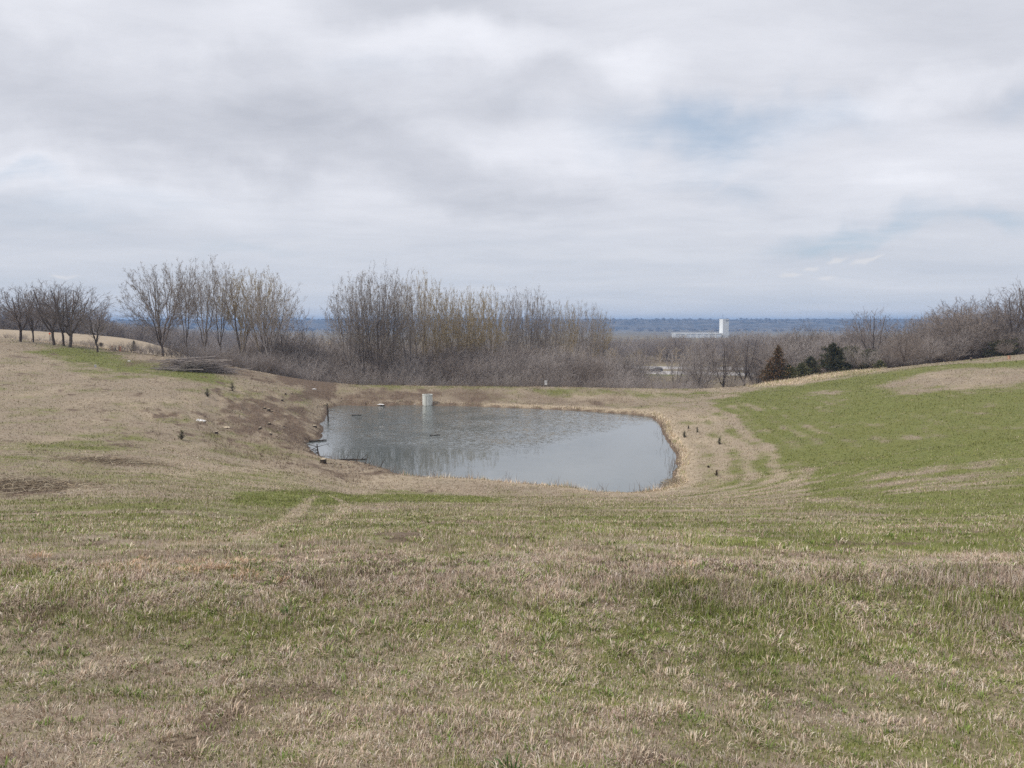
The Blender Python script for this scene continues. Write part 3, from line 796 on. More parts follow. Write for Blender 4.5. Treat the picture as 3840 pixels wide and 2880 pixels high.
def tubes(S, sides=3):
    """S: (n,8) p0, r0, p1, r1 -> prism mesh"""
    S = np.asarray(S, float); n = len(S)
    p0, r0, p1, r1 = S[:, 0:3], S[:, 3], S[:, 4:7], S[:, 7]
    d = p1 - p0; L = np.linalg.norm(d, axis=1, keepdims=True); d = d / np.maximum(L, 1e-6)
    ref = np.where(np.abs(d[:, 2:3]) > .9, np.array([[1., 0, 0]]), np.array([[0, 0, 1.]]))
    a = np.cross(d, ref); a /= np.maximum(np.linalg.norm(a, axis=1, keepdims=True), 1e-6); b = np.cross(d, a)
    V = np.empty((n, 2 * sides, 3))
    for k in range(sides):
        t = 2 * math.pi * k / sides
        o = a * math.cos(t) + b * math.sin(t)
        V[:, k] = p0 + o * r0[:, None]; V[:, sides + k] = p1 + o * r1[:, None]
    i = np.arange(n)[:, None] * 2 * sides
    Fq = np.concatenate([i + np.array([[k, (k + 1) % sides, sides + (k + 1) % sides, sides + k]]) for k in range(sides)])
    return V.reshape(-1, 3), Fq
def join(parts):
    vs, fs, off = [], [], 0
    for v, f in parts:
        vs.append(v); fs.append(f + off); off += len(v)
    return np.vstack(vs), fs

class Grow:
    def __init__(s, seed): s.R = random.Random(seed); s.low = []; s.high = []; s.tips = []; s.rmin = .007
    def limb(s, p, d, L, r, lev, spec):
        """spec[lev] = (segments, wobble, upward pull, children, first child at, angle, child length, child radius)"""
        R = s.R; ns, wob, up, nch, f0, ang, cl, cr = spec[lev]
        rend = r * (.35 if lev < len(spec) - 1 else .4)
        pts = [p.copy()]; rs = [r]; dirs = [d.copy()]
        for i in range(ns):
            d = d + Vector((R.gauss(0, wob), R.gauss(0, wob), R.gauss(0, wob) + up)) * (1.0 / ns ** .5)
            d.normalize()
            p = p + d * (L / ns)
            pts.append(p.copy()); dirs.append(d.copy()); rs.append(r + (rend - r) * (i + 1) / ns)
        out = s.low if lev == 0 else s.high
        for i in range(ns):
            a, b = pts[i], pts[i + 1]
            out.append((a.x, a.y, a.z, rs[i], b.x, b.y, b.z, rs[i + 1]))
        if lev >= len(spec) - 1:
            s.tips.append((p.x, p.y, p.z, d.x, d.y, d.z)); return
        for c in range(nch):
            f = f0 + (1 - f0) * (c + R.random() * .9) / nch
            q = f * ns; i = min(int(q), ns - 1); t = q - i
            pos = pts[i].lerp(pts[i + 1], t); dd = dirs[i + 1]
            perp = dd.orthogonal().normalized()
            perp.rotate(Matrix.Rotation(c * 2.4 + R.random() * 1.2, 3, dd))
            an = ang * R.uniform(.65, 1.25)
            nd = (dd * math.cos(an) + perp * math.sin(an)).normalized()
            ll = L * cl * R.uniform(.7, 1.15) * (1.15 - .55 * f)
            s.limb(pos, nd, ll, max(rs[i] * cr * R.uniform(.8, 1.1), s.rmin), lev + 1, spec)

    def path(s, pts, r0, r1, n, out):
        """tapering limb along a quadratic curve; returns sampled points"""
        R = s.R; P = []
        for i in range(n + 1):
            t = i / n; q = pts[0] * (1 - t) ** 2 + pts[1] * 2 * t * (1 - t) + pts[2] * t * t
            if 0 < i < n: q = q + Vector((R.gauss(0, 1), R.gauss(0, 1), R.gauss(0, 1))) * (pts[2] - pts[0]).length * .012
            P.append(q)
        for i in range(n):
            a, b = P[i], P[i + 1]
            out.append((*a, max(r0 + (r1 - r0) * i / n, s.rmin), *b, max(r0 + (r1 - r0) * (i + 1) / n, s.rmin)))
        return P
    def dome(s, H, W, base, fork, nstem, nlimb, ntwig, nsub, rt=.0125, ang=.55, tw=.11, up=.5, spreadlow=.0, lean=.0):
        """a crown that fills a rounded outline: stems, limbs that end on the outline, twigs, sprigs"""
        R = s.R; cz = H * (base + 1) / 2; az = H * (1 - base) / 2
        top = Vector((R.uniform(-1, 1) * H * .02 + lean * H * .3, R.uniform(-1, 1) * H * .02, H * fork))
        s.path([Vector((0, 0, -.4)), Vector((0, 0, H * fork * .5)), top], H * rt, H * rt * .8, 4, s.low)
        stems = []
        for i in range(nstem):
            a = i * 6.283 / nstem + R.uniform(-.5, .5); rr = W * R.uniform(.2, .62); z = cz + az * R.uniform(.25, .72)
            e = Vector((math.cos(a) * rr + lean * H, math.sin(a) * rr, z))
            z0 = R.uniform(.6, 1.0); st = top * z0
            m = st.lerp(e, .45) + Vector((math.cos(a) * rr * .18, math.sin(a) * rr * .18, -H * .02))
            stems.append((a, s.path([st, m, e], H * rt * .62, H * rt * .20, 8, s.low if i < 3 else s.high)))
        for k in range(nlimb):
            # a point on (or a little inside) the outline
            u = 1 - (k + .5) / nlimb * (1.45 + spreadlow); u = max(-.9, u); ph = k * 2.39996 + R.uniform(-.3, .3)
            rad = math.sqrt(max(0, 1 - u * u)); q = R.uniform(.74, .99)
            e = Vector((math.cos(ph) * rad * W * q + lean * H, math.sin(ph) * rad * W * q, cz + az * u * q))
            best = min(stems, key=lambda t: (t[1][-1] - e).length + R.uniform(0, W * .5))
            zt = (e.z - H * fork) / (H * (1 - fork)); f = max(.12, min(.85, zt * R.uniform(.35, .8)))
            P = best[1]; j = f * (len(P) - 1); i0 = min(int(j), len(P) - 2); st = P[i0].lerp(P[i0 + 1], j - i0)
            d = (P[i0 + 1] - P[i0]).normalized(); L = (e - st).length
            out = Vector((e.x - st.x, e.y - st.y, 0)) * .5
            m = st + d * L * .22 + out * .75 + Vector((0, 0, L * .10))
            Q = s.path([st, m, e], H * rt * .17, s.rmin * 1.2, 6, s.high)
            s.tips.append((*e, 0, 0, 1))
            for c in range(ntwig):
                g = .22 + .78 * ((c + R.random()) / ntwig) ** .7; j = g * 6; i1 = min(int(j), 5)
                b = Q[i1].lerp(Q[i1 + 1], j - i1); dd = (Q[i1 + 1] - Q[i1]).normalized()
                pr = dd.orthogonal().normalized(); pr.rotate(Matrix.Rotation(R.random() * 6.283, 3, dd))
                an = ang * R.uniform(.6, 1.3); nd = (dd * math.cos(an) + pr * math.sin(an) + Vector((0, 0, up * .4))).normalized()
                tl = H * tw * R.uniform(.5, 1.2); e2 = b + nd * tl + Vector((0, 0, up * tl * .25))
                T = s.path([b, b + nd * tl * .5, e2], s.rmin * 1.5, s.rmin, 2, s.high)
                s.tips.append((*e2, *nd))
                for h in range(nsub):
                    b2 = T[R.choice([0, 1, 1])].lerp(T[2], R.random() * .8)
                    p2 = Vector((R.gauss(0, 1), R.gauss(0, 1), R.gauss(0, .7) + up)).normalized()
                    n2 = (nd * .9 + p2 * .75).normalized(); e3 = b2 + n2 * tl * R.uniform(.3, .6)
                    s.high.append((*b2, s.rmin, *e3, s.rmin * .6)); s.tips.append((*e3, *n2))

def bud_mesh(tips, R, size, n=2):
    t = np.array(tips); m = len(t)
    out = []
    for k in range(n):
        p = t[:, :3] - t[:, 3:6] * R.rand(m, 1) * .5 + R.randn(m, 3) * .05
        a = R.randn(m, 3); a /= np.linalg.norm(a, axis=1, keepdims=True)
        b = R.randn(m, 3); b /= np.linalg.norm(b, axis=1, keepdims=True)
        V = np.stack([p - a * size * .4, p + a * size * .4, p + b * size], 1).reshape(-1, 3)
        out.append((V, np.arange(m * 3).reshape(m, 3)))
    return join(out)

PROTO = {}
def make_proto(key, seed, kind, H, mats=(M_BARK, M_TWIGG, None)):
    """builds the meshes of one tree: trunk mesh, crown mesh; returns (trunk, crown)"""
    G = Grow(seed); R = G.R
    if kind == 'far': G.rmin = .032
    if kind in ('shrub',): G.rmin = .006
    if kind == 'elm': G.rmin = .011
    if kind in ('cottonwood', 'fan'): G.rmin = .0095
    if kind in ('pole', 'dense'): G.rmin = .0085
    if kind == 'cottonwood': G.dome(H, H * R.uniform(.28, .34), .36, R.uniform(.16, .28), R.choice([3, 4, 5]), 42, 9, 5, .0105, .6, .09, .5, lean=R.uniform(-.05, .05))
    elif kind == 'fan': G.dome(H, H * .44, .16, .12, 7, 76, 10, 5, .013, .6, .09, .4, .1)
    elif kind == 'elm': G.dome(H, H * R.uniform(.42, .52), .26, R.uniform(.16, .28), R.choice([4, 5]), 50, 8, 4, .020, .75, .11, .1, lean=R.uniform(-.08, .08))
    elif kind == 'pole': G.dome(H, H * R.uniform(.28, .38), .12, .10, R.choice([3, 4]), 34, 9, 5, .012, .8, .15, .4, .2)
    elif kind == 'dense': G.dome(H, H * .50, .10, .16, 5, 84, 11, 5, .018, .95, .12, .15, .25)
    elif kind == 'shrub':          # many stems from the ground
        for i in range(11):
            a = R.random() * 6.28; tilt = R.uniform(.1, .9)
            d = Vector((math.cos(a) * tilt, math.sin(a) * tilt, 1)).normalized()
            G.limb(Vector((math.cos(a) * .2, math.sin(a) * .2, -.15)), d, H * R.uniform(.6, 1.0), H * .007, 0,
                   [(4, .14, .05, 8, .15, .6, .45, .6), (3, .2, .08, 5, .15, .7, .5, .7), (1, .2, .1, 0, 0, 0, 0, 0)])
    elif kind == 'far':            # little detail: for trees many hundred metres away
        G.limb(Vector((0, 0, -.3)), Vector((R.uniform(-.1, .1), 0, 1)), H * .75, H * .016, 0,
                   [(3, .10, .05, 14, .08, .80, .55, .5), (2, .2, .1, 9, .15, .7, .6, .7), (1, .2, .1, 0, 0, 0, 0, 0)])
    RN = np.random.RandomState(seed)
    tv, tf = tubes(G.low, 6)
    hi = np.array(G.high)
    thick = hi[:, 3] > .05
    parts = []
    if thick.any(): parts.append(tubes(hi[thick], 5))
    parts.append(tubes(hi[~thick], 3))
    cv, cf = join(parts)
    tm = mk(key + '_trunk', tv, tf, mats[0], smooth=True, link=False)
    cm = mk(key + '_crown', cv, cf, mats[1], smooth=False, link=False)
    bmh = None
    if mats[2]:
        bv, bf = bud_mesh(G.tips, RN, .13, 2)
        nf = len(cm.polygons)
        cm2 = mk(key + '_crown', np.vstack([cv, bv]), cf + [q + len(cv) for q in bf], mats[1], link=False)
        cm2.materials.append(mats[2])
        mi = np.zeros(len(cm2.polygons), np.int32); mi[nf:] = 1
        cm2.polygons.foreach_set('material_index', mi)
        cm = cm2
    w = float(np.percentile(np.abs(cv[:, 0]), 98)); h = float(np.percentile(cv[:, 2], 99.6))
    PROTO[key] = (tm, cm, h, w)

def tree(name, label, cat, p, H, proto, rz, group=None, wide=1.0, split=True):
    tm, cm, h, w = PROTO[proto]
    s = H / h
    if split:
        e = empty(name, p, rz); e.scale = (s * wide, s * wide, s)
        for nm, me in (('trunk', tm), ('crown', cm)):
            o = bpy.data.objects.new(nm, me); COL.objects.link(o); o.parent = e
        return tag(e, label, cat, group)
    o = bpy.data.objects.new(name, whole(proto)); COL.objects.link(o)
    o.location = p; o.rotation_euler = (0, 0, rz); o.scale = (s * wide, s * wide, s)
    return tag(o, label, cat, group)
WH = {}
def whole(proto):
    if proto not in WH:
        tm, cm, h, w = PROTO[proto]
        me = cm.copy(); me.name = proto + '_tree'
        import bmesh
        bm = bmesh.new(); bm.from_mesh(cm); n0 = len(bm.faces); bm.from_mesh(tm)
        k = len(cm.materials)
        bm.faces.ensure_lookup_table()
        for f in bm.faces[n0:]: f.material_index = k
        bm.to_mesh(me); bm.free(); me.materials.append(tm.materials[0])
        WH[proto] = me
    return WH[proto]

for i in range(4): make_proto('cotton%d' % i, 100 + i, 'cottonwood', 18, (M_BARK, M_TWIGP, M_BUDG))
for i in range(3): make_proto('ochre%d' % i, 120 + i, 'cottonwood', 16, (M_BARK, M_TWIGO, M_BUD))
for i in range(2): make_proto('fan%d' % i, 140 + i, 'fan', 17, (M_BARKD, M_TWIGD, M_BUDG))
for i in range(4): make_proto('elm%d' % i, 160 + i, 'elm', 11, (M_BARKD, M_TWIGD, None))
for i in range(4): make_proto('pole%d' % i, 180 + i, 'pole', 8, (M_BARKD, (M_TWIGG, M_TWIGP, M_TWIGR, M_TWIGG)[i], None))
for i in range(3): make_proto('dense%d' % i, 200 + i, 'dense', 10, (M_BARKD, (M_TWIGR, M_TWIGG, M_TWIGR)[i], None))
for i in range(3): make_proto('shrub%d' % i, 220 + i, 'shrub', 3, (M_TWIGG, (M_TWIGG, M_TWIGR, M_TWIGP)[i], None))
for i in range(3): make_proto('far%d' % i, 240 + i, 'far', 11, (M_BARK, (M_TWIGG, M_TWIGO, M_TWIGR)[i], None))
TR = random.Random(77)
LOOK = {'pole0': 'grey', 'pole1': 'pale grey', 'pole2': 'russet brown', 'pole3': 'slim ash grey', 'dense0': 'bushy russet', 'dense1': 'bushy grey', 'dense2': 'bushy brown', 'shrub0': 'grey', 'shrub1': 'russet', 'shrub2': 'pale'}
def where_u(u, u0, u1):
    t = (u - u0) / (u1 - u0)
    return 'left end' if t < .2 else 'left half' if t < .4 else 'centre' if t < .6 else 'right half' if t < .8 else 'right end'
def top_h(u, D, vtop):
    """height a thing at bearing u and distance D needs to reach the given line"""
    p = spot(u, D); _, t = ray(u, vtop)
    return max(CAMZ - t * D - p.z, .4)
def plant(name, label, cat, u, D, vtop, proto, group=None, wide=1.0, split=True, rz=None):
    return tree(name, label, cat, spot(u, D), top_h(u, D, vtop), proto, TR.random() * 6.28 if rz is None else rz, group, wide, split)

GRP_C = 'bare trees standing behind the pond dam'
# left skyline row of dark open trees
for (u, D, vt, pr, wd, lab) in [
    (21, 131, 286, 'elm0', 1.25, 'dark bare tree with low double fork, first of the row on the left skyline'),
    (34, 133, 289, 'elm1', .8, 'thin bare tree just right of the first dark tree on the left skyline'),
    (54, 127, 281, 'elm2', 1.15, 'leaning bare tree with a wide fork beside the orange sign on the left hill'),
    (64, 127, 287, 'elm3', .95, 'slim bare tree between the leaning forked tree and the widest one on the left hill'),
    (71, 125, 284, 'elm0', 1.35, 'widest bare tree of the left hilltop row, several dark stems'),
    (98, 119, 305, 'elm1', 1.0, 'small crooked bare tree standing apart with a dark bush at its foot')]:
    plant('bare_tree', lab, 'tree', u, D, vt, pr, 'dark bare trees along the left hilltop', wd)
# big left clump
for (u, D, vt, pr, wd, lab) in [
    (163, 124, 265, 'fan0', 1.0, 'tall bare tree shaped like a fan, left edge of the clump above the brush pile'),
    (188, 132, 262, 'cotton0', .85, 'tall bare tree with dark stems, second of the clump above the brush pile'),
    (204, 128, 258, 'cotton1', .85, 'tallest bare tree of the clump above the brush pile'),
    (222, 134, 262, 'cotton2', .8, 'tall bare tree right of the tallest one above the brush pile'),
    (243, 132, 270, 'ochre0', .9, 'brown twigged tall tree in the middle of the left clump'),
    (262, 136, 271, 'ochre1', .9, 'dense russet brown tree right of the middle of the left clump'),
    (268, 128, 274, 'cotton3', .95, 'grey bare tree with outspread right side ending the left clump')]:
    plant('tall_tree', lab, 'tree', u, D, vt, pr, 'tall bare trees in the left clump', wd)
plant('bare_tree', 'short slender bare tree in the gap between the two tall clumps', 'tree', 289, 140, 305, 'pole0', None, 1.0)
# main cottonwood row, receding to the right
row = [(349, 128, 277, 'cotton1', .95, 'leftmost tall cottonwood of the long row behind the pond, leaning outwards'),
       (362, 130, 273, 'cotton3', .9, 'second tall cottonwood from the left end of the long row'),
       (378, 128, 272, 'fan1', .75, 'tall straight limbed cottonwood with a low fork, third in the long row'),
       (393, 134, 273, 'cotton0', .8, 'tall cottonwood with thin crown left of the concrete riser'),
       (408, 132, 276, 'cotton2', .8, 'tall cottonwood rising left above the concrete riser'),
       (421, 140, 273, 'ochre2', .7, 'tall spire topped cottonwood directly above the concrete riser'),
       (434, 142, 284, 'ochre0', .8, 'ochre tinted cottonwood right above the concrete riser'),
       (447, 150, 289, 'cotton1', .75, 'thin topped tree one place right of the ochre tinted cottonwood'),
       (459, 148, 290, 'ochre1', .85, 'rounded brown tree with crowded twigs in the middle of the row'),
       (472, 152, 288, 'ochre2', .85, 'rounded ochre brown tree with the fullest crown in the row'),
       (487, 156, 289, 'ochre0', .8, 'ochre brown tree ending the full crowned middle of the row'),
       (500, 165, 297, 'cotton3', .8, 'grey narrow tree right after the ochre brown crowns'),
       (514, 168, 291, 'cotton0', .8, 'bare grey tree with upright wisps standing above its neighbours'),
       (528, 172, 290, 'fan0', .65, 'bare grey tree with straight parallel limbs, right half of the row'),
       (541, 180, 294, 'cotton2', .8, 'grey tree where the long row begins to step down'),
       (553, 185, 301, 'cotton1', .8, 'low grey tree fifth from the right end of the long row'),
       (564, 190, 302, 'ochre1', .75, 'budding tree fourth from the right end of the long row'),
       (577, 195, 303, 'cotton0', .75, 'budding tree third from the right end of the long row'),
       (589, 200, 304, 'cotton3', .75, 'budding tree second from the right end of the long row'),
       (600, 205, 310, 'ochre2', .7, 'small last tree at the right end of the long row')]
for (u, D, vt, pr, wd, lab) in row:
    plant('cottonwood_tree', lab, 'tree', u, D, vt, pr, 'tall cottonwoods in the long row behind the pond', wd * .84)

# understorey thicket: profile of its top along the dam
prof_u = [228, 250, 290, 310, 330, 360, 400, 430, 470, 520, 560, 590, 620, 650, 700, 780]
prof_v = [345, 337, 326, 328, 338, 337, 339, 340, 340, 343, 346, 348, 360, 376.5, 378, 379]
SECT = [(228, 300, 'left of the pond'), (300, 400, 'behind the left dam end'), (400, 500, 'behind the concrete riser'),
        (500, 600, 'behind the dam centre'), (600, 700, 'behind the right dam end')]
for (u0, u1, where) in SECT:
    n = int((u1 - u0) * .50)
    for i in range(n):
        u = u0 + (u1 - u0) * (i + TR.random()) / n
        lay = TR.random()
        D = np.interp(u, [228, 300, 340, 700], [118, 119, 121, 121]) + 2 + lay * 38
        vt = np.interp(u, prof_u, prof_v)
        vt = 378 - (378 - vt) * (.40 + .62 * lay ** .7) * TR.uniform(.85, 1.1)
        pr = 'pole%d' % TR.randrange(4) if TR.random() < .85 else 'dense%d' % TR.randrange(3)
        if u > 625 and i % 2: continue
        if u > 600 and lay < .5: pr = 'shrub%d' % TR.randrange(3)
        plant('thicket_tree', LOOK[pr] + ' tree, ' + ('front row' if lay < .33 else 'middle row' if lay < .66 else 'back row') + ', ' + where_u(u, u0, u1) + ' of thicket ' + where, 'tree', u, D, vt, pr,
              'thicket trees ' + where, TR.uniform(1.0, 1.4), split=False)
for (u0, u1, where) in SECT:
    n = int((u1 - u0) * .28)
    for i in range(n):
        u = u0 + (u1 - u0) * (i + TR.random()) / n
        D = np.interp(u, [228, 300, 340, 700], [117, 118, 119.5, 119.5]) + TR.random() * 5
        p = spot(u, D)
        pr = 'shrub%d' % TR.randrange(3); hh = TR.uniform(2.0, 4.0) if u < 622 else TR.uniform(1.0, 2.0)
        tree('thicket_shrub', ('taller ' if hh > 3 else 'low ') + LOOK[pr] + ' shrub, ' + where_u(u, u0, u1) + ' of thicket foot ' + where, 'shrub', p, hh, pr, TR.random() * 6, 'thicket shrubs ' + where, 1.2, False)

# distinct trees in front of the highway, right of the pond
for (u, D, vt, pr, wd, lab) in [
    (677, 150, 346, 'pole1', 1.3, 'bare forked tree nearest the dark car, right of it'),
    (703, 148, 340, 'pole0', 1.2, 'thin bare tree leaning right, second right of the dark car'),
    (724, 150, 335, 'elm3', .9, 'bushy topped bare tree below the white tower'),
    (702, 170, 343, 'dense1', .8, 'dense purple grey crown behind the thin leaning tree'),
    (757, 158, 345, 'pole3', 1.3, 'small bare tree between the white tower and the russet evergreen'),
    (745, 158, 330, 'elm2', .8, 'upright bare tree close right of the white tower')]:
    plant('bare_tree', lab, 'tree', u, D, vt, pr, 'bare trees in front of the highway', wd)
for (u, D, vt, lab) in [(710, 124, 381, 'low olive bush behind the dam under the thin leaning tree'), (742, 125, 376, 'greyish green bush at the corner where dam and straw slope meet'),
                   (752, 127, 378, 'olive brown bush second from the straw slope'), (731, 126, 379, 'pale grey bush left of the olive bushes'), (765, 128, 381, 'russet bush closest to the straw slope')]:
    plant('bush', lab, 'shrub', u, D, vt, 'shrub%d' % TR.randrange(3), None, 1.4, False)

for i in range(30):
    u = TR.uniform(600, 640) if i < 14 else (TR.uniform(690, 765) if i < 17 else TR.uniform(768, 800))
    pr = TR.choice(['pole0', 'pole1', 'dense1', 'pole3'])
    plant('brush_tree', 'small ' + LOOK[pr] + ' tree, ' + where_u(u, 600, 800) + ' of the loose scrub before the highway', 'tree', u, TR.uniform(150, 235) if u < 690 else TR.uniform(150, 190), TR.uniform(349, 362), pr, 'loose scrub before the highway', TR.uniform(1.0, 1.4), split=False)
for i in range(130):
    u = TR.uniform(585, 860)
    pr = TR.choice(['pole0', 'dense0', 'dense1', 'pole3'])
    plant('brush_tree', 'small ' + LOOK[pr] + ' tree, ' + where_u(u, 585, 860) + ' of the brush line beyond the highway', 'tree', u, TR.uniform(345, 480), TR.uniform(334.5, 347) - (3 if u > 740 else 0), pr, 'brush line beyond the highway', TR.uniform(1.2, 1.7), split=False)
# right wood
for (u, D, vt, pr, wd, lab) in [
    (805, 152, 324, 'fan1', .8, 'wide bare tree with many low limbs between the two evergreens'),
    (788, 185, 338, 'dense1', 1.0, 'pale grey crown behind the russet evergreen'),
    (828, 175, 330, 'dense1', 1.0, 'grey brown crown left of the dark spreading evergreen'),
    (846, 178, 324, 'elm1', .8, 'thin bare tree rising behind the dark spreading evergreen'),
    (866, 170, 322, 'dense0', .8, 'rust tinted crown touching the tall open tree'),
    (872, 142, 309, 'elm0', .95, 'tall open bare tree, tallest above the dark evergreen'),
    (905, 152, 319, 'fan0', .65, 'dark stemmed tree with crown like a broom right of the tall open tree'),
    (922, 160, 317, 'dense2', .8, 'brown crowned tree left of the big russet dome'),
    (893, 150, 330, 'dense0', .9, 'low russet crown between two dark stemmed trees'),
    (942, 140, 311, 'dense2', 1.15, 'left part of the big russet dome of fine twigs'),
    (968, 134, 305, 'dense0', 1.3, 'middle of the big russet dome of fine twigs, broadest crown'),
    (996, 136, 309, 'dense1', 1.2, 'right part of the big russet dome of fine twigs'),
    (930, 150, 314, 'dense1', 1.1, 'foremost left shoulder of the big russet dome'),
    (956, 142, 308, 'dense1', 1.2, 'greyer crown inside the left half of the russet dome'),
    (983, 140, 306, 'dense0', 1.2, 'reddish crown inside the right half of the russet dome'),
    (1008, 146, 313, 'dense2', 1.1, 'low crown closing the russet dome on the right'),
    (950, 165, 301, 'elm2', .9, 'bare tree poking out above the left of the russet dome'),
    (968, 168, 296, 'elm3', .9, 'bare tree standing highest above the russet dome'),
    (990, 166, 298, 'elm1', 1.0, 'bare tree behind the right side of the russet dome'),
    (1014, 132, 288, 'elm2', 1.1, 'tall dark bare tree at the right border of the picture'),
    (1028, 128, 280, 'elm0', 1.0, 'tall dark bare tree cut by the right border of the picture')]:
    plant('wood_tree', lab, 'tree', u, D, vt, pr, 'bare trees of the right wood', wd)
for i in range(70):
    u = 838 + (1050 - 838) * (i + TR.random()) / 70
    lay = TR.random(); D = np.interp(u, [838, 926, 1050], [131, 124, 120]) + lay * 30
    vt = np.interp(u, [838, 880, 926, 1030], [352, 345, 338, 330]) + TR.uniform(-10, 14)
    pr = ('pole%d' % TR.randrange(4)) if TR.random() < .7 else 'dense%d' % TR.randrange(3)
    plant('undergrowth_tree', 'small ' + LOOK[pr] + ' bare tree in the ' + ('front' if lay < .5 else 'back') + ', ' + where_u(u, 838, 1050) + ' of the right wood', 'tree', u, D, vt, pr,
          'undergrowth of the right wood', TR.uniform(1.1, 1.5), split=False)
for i in range(34):
    u = 768 + 80 * (i + TR.random()) / 34
    pr = 'pole%d' % TR.randrange(4)
    plant('undergrowth_tree', 'small ' + LOOK[pr] + ' bare tree, ' + where_u(u, 768, 848) + ' of the strip behind the russet evergreen', 'tree', u, TR.uniform(136, 190), TR.uniform(334, 350), pr,
          'thin trees behind the russet evergreen', 1.4, split=False)
# left of the clump: trees at the foot of the far field and its hedge
for i in range(26):
    u = 112 + 120 * (i + TR.random()) / 26
    plant('hedge_shrub', 'grey shrub of the hedge between the lone evergreen and the left clump', 'shrub', u, TR.uniform(121, 130) , TR.uniform(338, 346) + max(0, (u - 170)) * .1, 'shrub%d' % TR.randrange(3),
          'hedge shrubs left of the tall clump', 1.5, split=False)
for i in range(34):
    u = -10 + 110 * (i + TR.random()) / 34
    plant('hedge_shrub', 'thin dead shrub along the edge of the far straw field on the left', 'shrub', u, TR.uniform(140, 150), TR.uniform(331, 337) + u * .06, 'shrub%d' % TR.randrange(3),
          'thin shrubs under the left hilltop trees', 1.3, split=False)

# ------------------------------------------------------------------ far woods: an uncountable mass
def woods(name, label, spots, keys):
    groups = {}
    for (x, y, H, k) in spots: groups.setdefault(k, []).append((x, y, H))
    vs, fs, mi, off = [], [], [], 0
    mats = []
    for k, L in groups.items():
        me = whole(k); h = PROTO[k][2]
        n = len(me.vertices); co = np.empty(n * 3, np.float32); me.vertices.foreach_get('co', co); co = co.reshape(n, 3)
        q = np.empty(len(me.loops), np.int32); me.loops.foreach_get('vertex_index', q)
        q = q.reshape(-1, 4)
        L = np.array(L); z = height(L[:, 0], L[:, 1])
        for (x, y, H), zz in zip(L, z):
            a = TR.random() * 6.28; s = H / h; c, d = math.cos(a) * s, math.sin(a) * s; w = TR.uniform(1.0, 1.5)
            V = np.stack([(co[:, 0] * c - co[:, 1] * d) * w + x, (co[:, 0] * d + co[:, 1] * c) * w + y, co[:, 2] * s + zz - .2], 1)
            vs.append(V); fs.append(q + off); off += n
            mi.append(np.full(len(q), len(mats)))
        mats.append(me.materials[0])
    o = mk(name, np.vstack(vs), fs, mats[0])
    for m_ in mats[1:]: o.data.materials.append(m_)
    o.data.polygons.foreach_set('material_index', np.concatenate(mi).astype(np.int32))
    return tag(o, label, 'woods', kind='stuff')
sp = []
for i in range(900):      # dark wooded band on the left horizon
    D = TR.uniform(330, 900); k = TR.uniform(-.72, -.30)
    sp.append((k * D, D, TR.uniform(8, 13), 'far%d' % TR.choice([0, 0, 2])))
for i in range(260):
    D = TR.uniform(262, 330); k = TR.uniform(-.72, -.38)
    sp.append((k * D, D, TR.uniform(6, 10), 'far%d' % TR.choice([0, 2])))
for i in range(90):
    D = TR.uniform(255, 300); sp.append((TR.uniform(-.72, -.52) * D, D, TR.uniform(9, 14), 'far%d' % TR.choice([0, 2])))
woods('left_woods', 'dark bare woods beyond the straw field on the left horizon', sp, None)
sp = []
for i in range(1500):      # bottomland beyond the highway
    D = 330 * math.exp(TR.random() ** 1.2 * 1.25); k = TR.uniform(-.36, .66)
    if abs(k * D - 305) < 100 and D > 1190: continue
    H = TR.uniform(4, 8.5) if D < 900 else TR.uniform(4, 7)
    sp.append((k * D, D, H, 'far%d' % TR.choice([0, 1, 1, 2])))
for i in range(150):
    D = TR.uniform(200, 262); k = TR.uniform(.36, .72) if TR.random() < .5 else TR.uniform(-.34, .05)
    sp.append((k * D, D, TR.uniform(6, 9), 'far%d' % TR.choice([0, 1, 2])))
woods('bottomland_woods', 'grey brown bottomland woods between the highway and the blue bluffs', sp, None)
sp = []
for i in range(900):      # broken line of crowns on top of the bluffs
    a = TR.uniform(-.72, .72); D = TR.uniform(3150, 3420)
    sp.append((a * D, D, TR.uniform(3, 8), 'far0'))
for i in range(500):
    a = TR.uniform(-.72, .72); D = TR.uniform(2350, 3000)
    sp.append((a * D, D, TR.uniform(4, 10), 'far0'))
def crowns(name, label, sp):
    """distant crowns: lumpy domes of small faces"""
    R = np.random.RandomState(3); base = []
    for i in range(26):
        a, b, c = R.randn(3, 3) * np.array([.42, .42, .25]) + np.array([R.randn() * .3, R.randn() * .3, .55])
        base.append([a, b, c])
    base = np.array(base).reshape(-1, 3)
    vs = []
    for (x, y, H, k) in sp:
        s = np.array([H * 1.0, H * 1.0, H]) * TR.uniform(.7, 1.2)
        vs.append(base * s + np.array([x, y, hz(x, y) + H * .1]))
    V = np.vstack(vs)
    o = mk(name, V, np.arange(len(V)).reshape(-1, 3), M_TWIGD)
    return tag(o, label, 'woods', kind='stuff')
crowns('bluff_woods', 'distant trees along the top of the blue bluffs', sp)

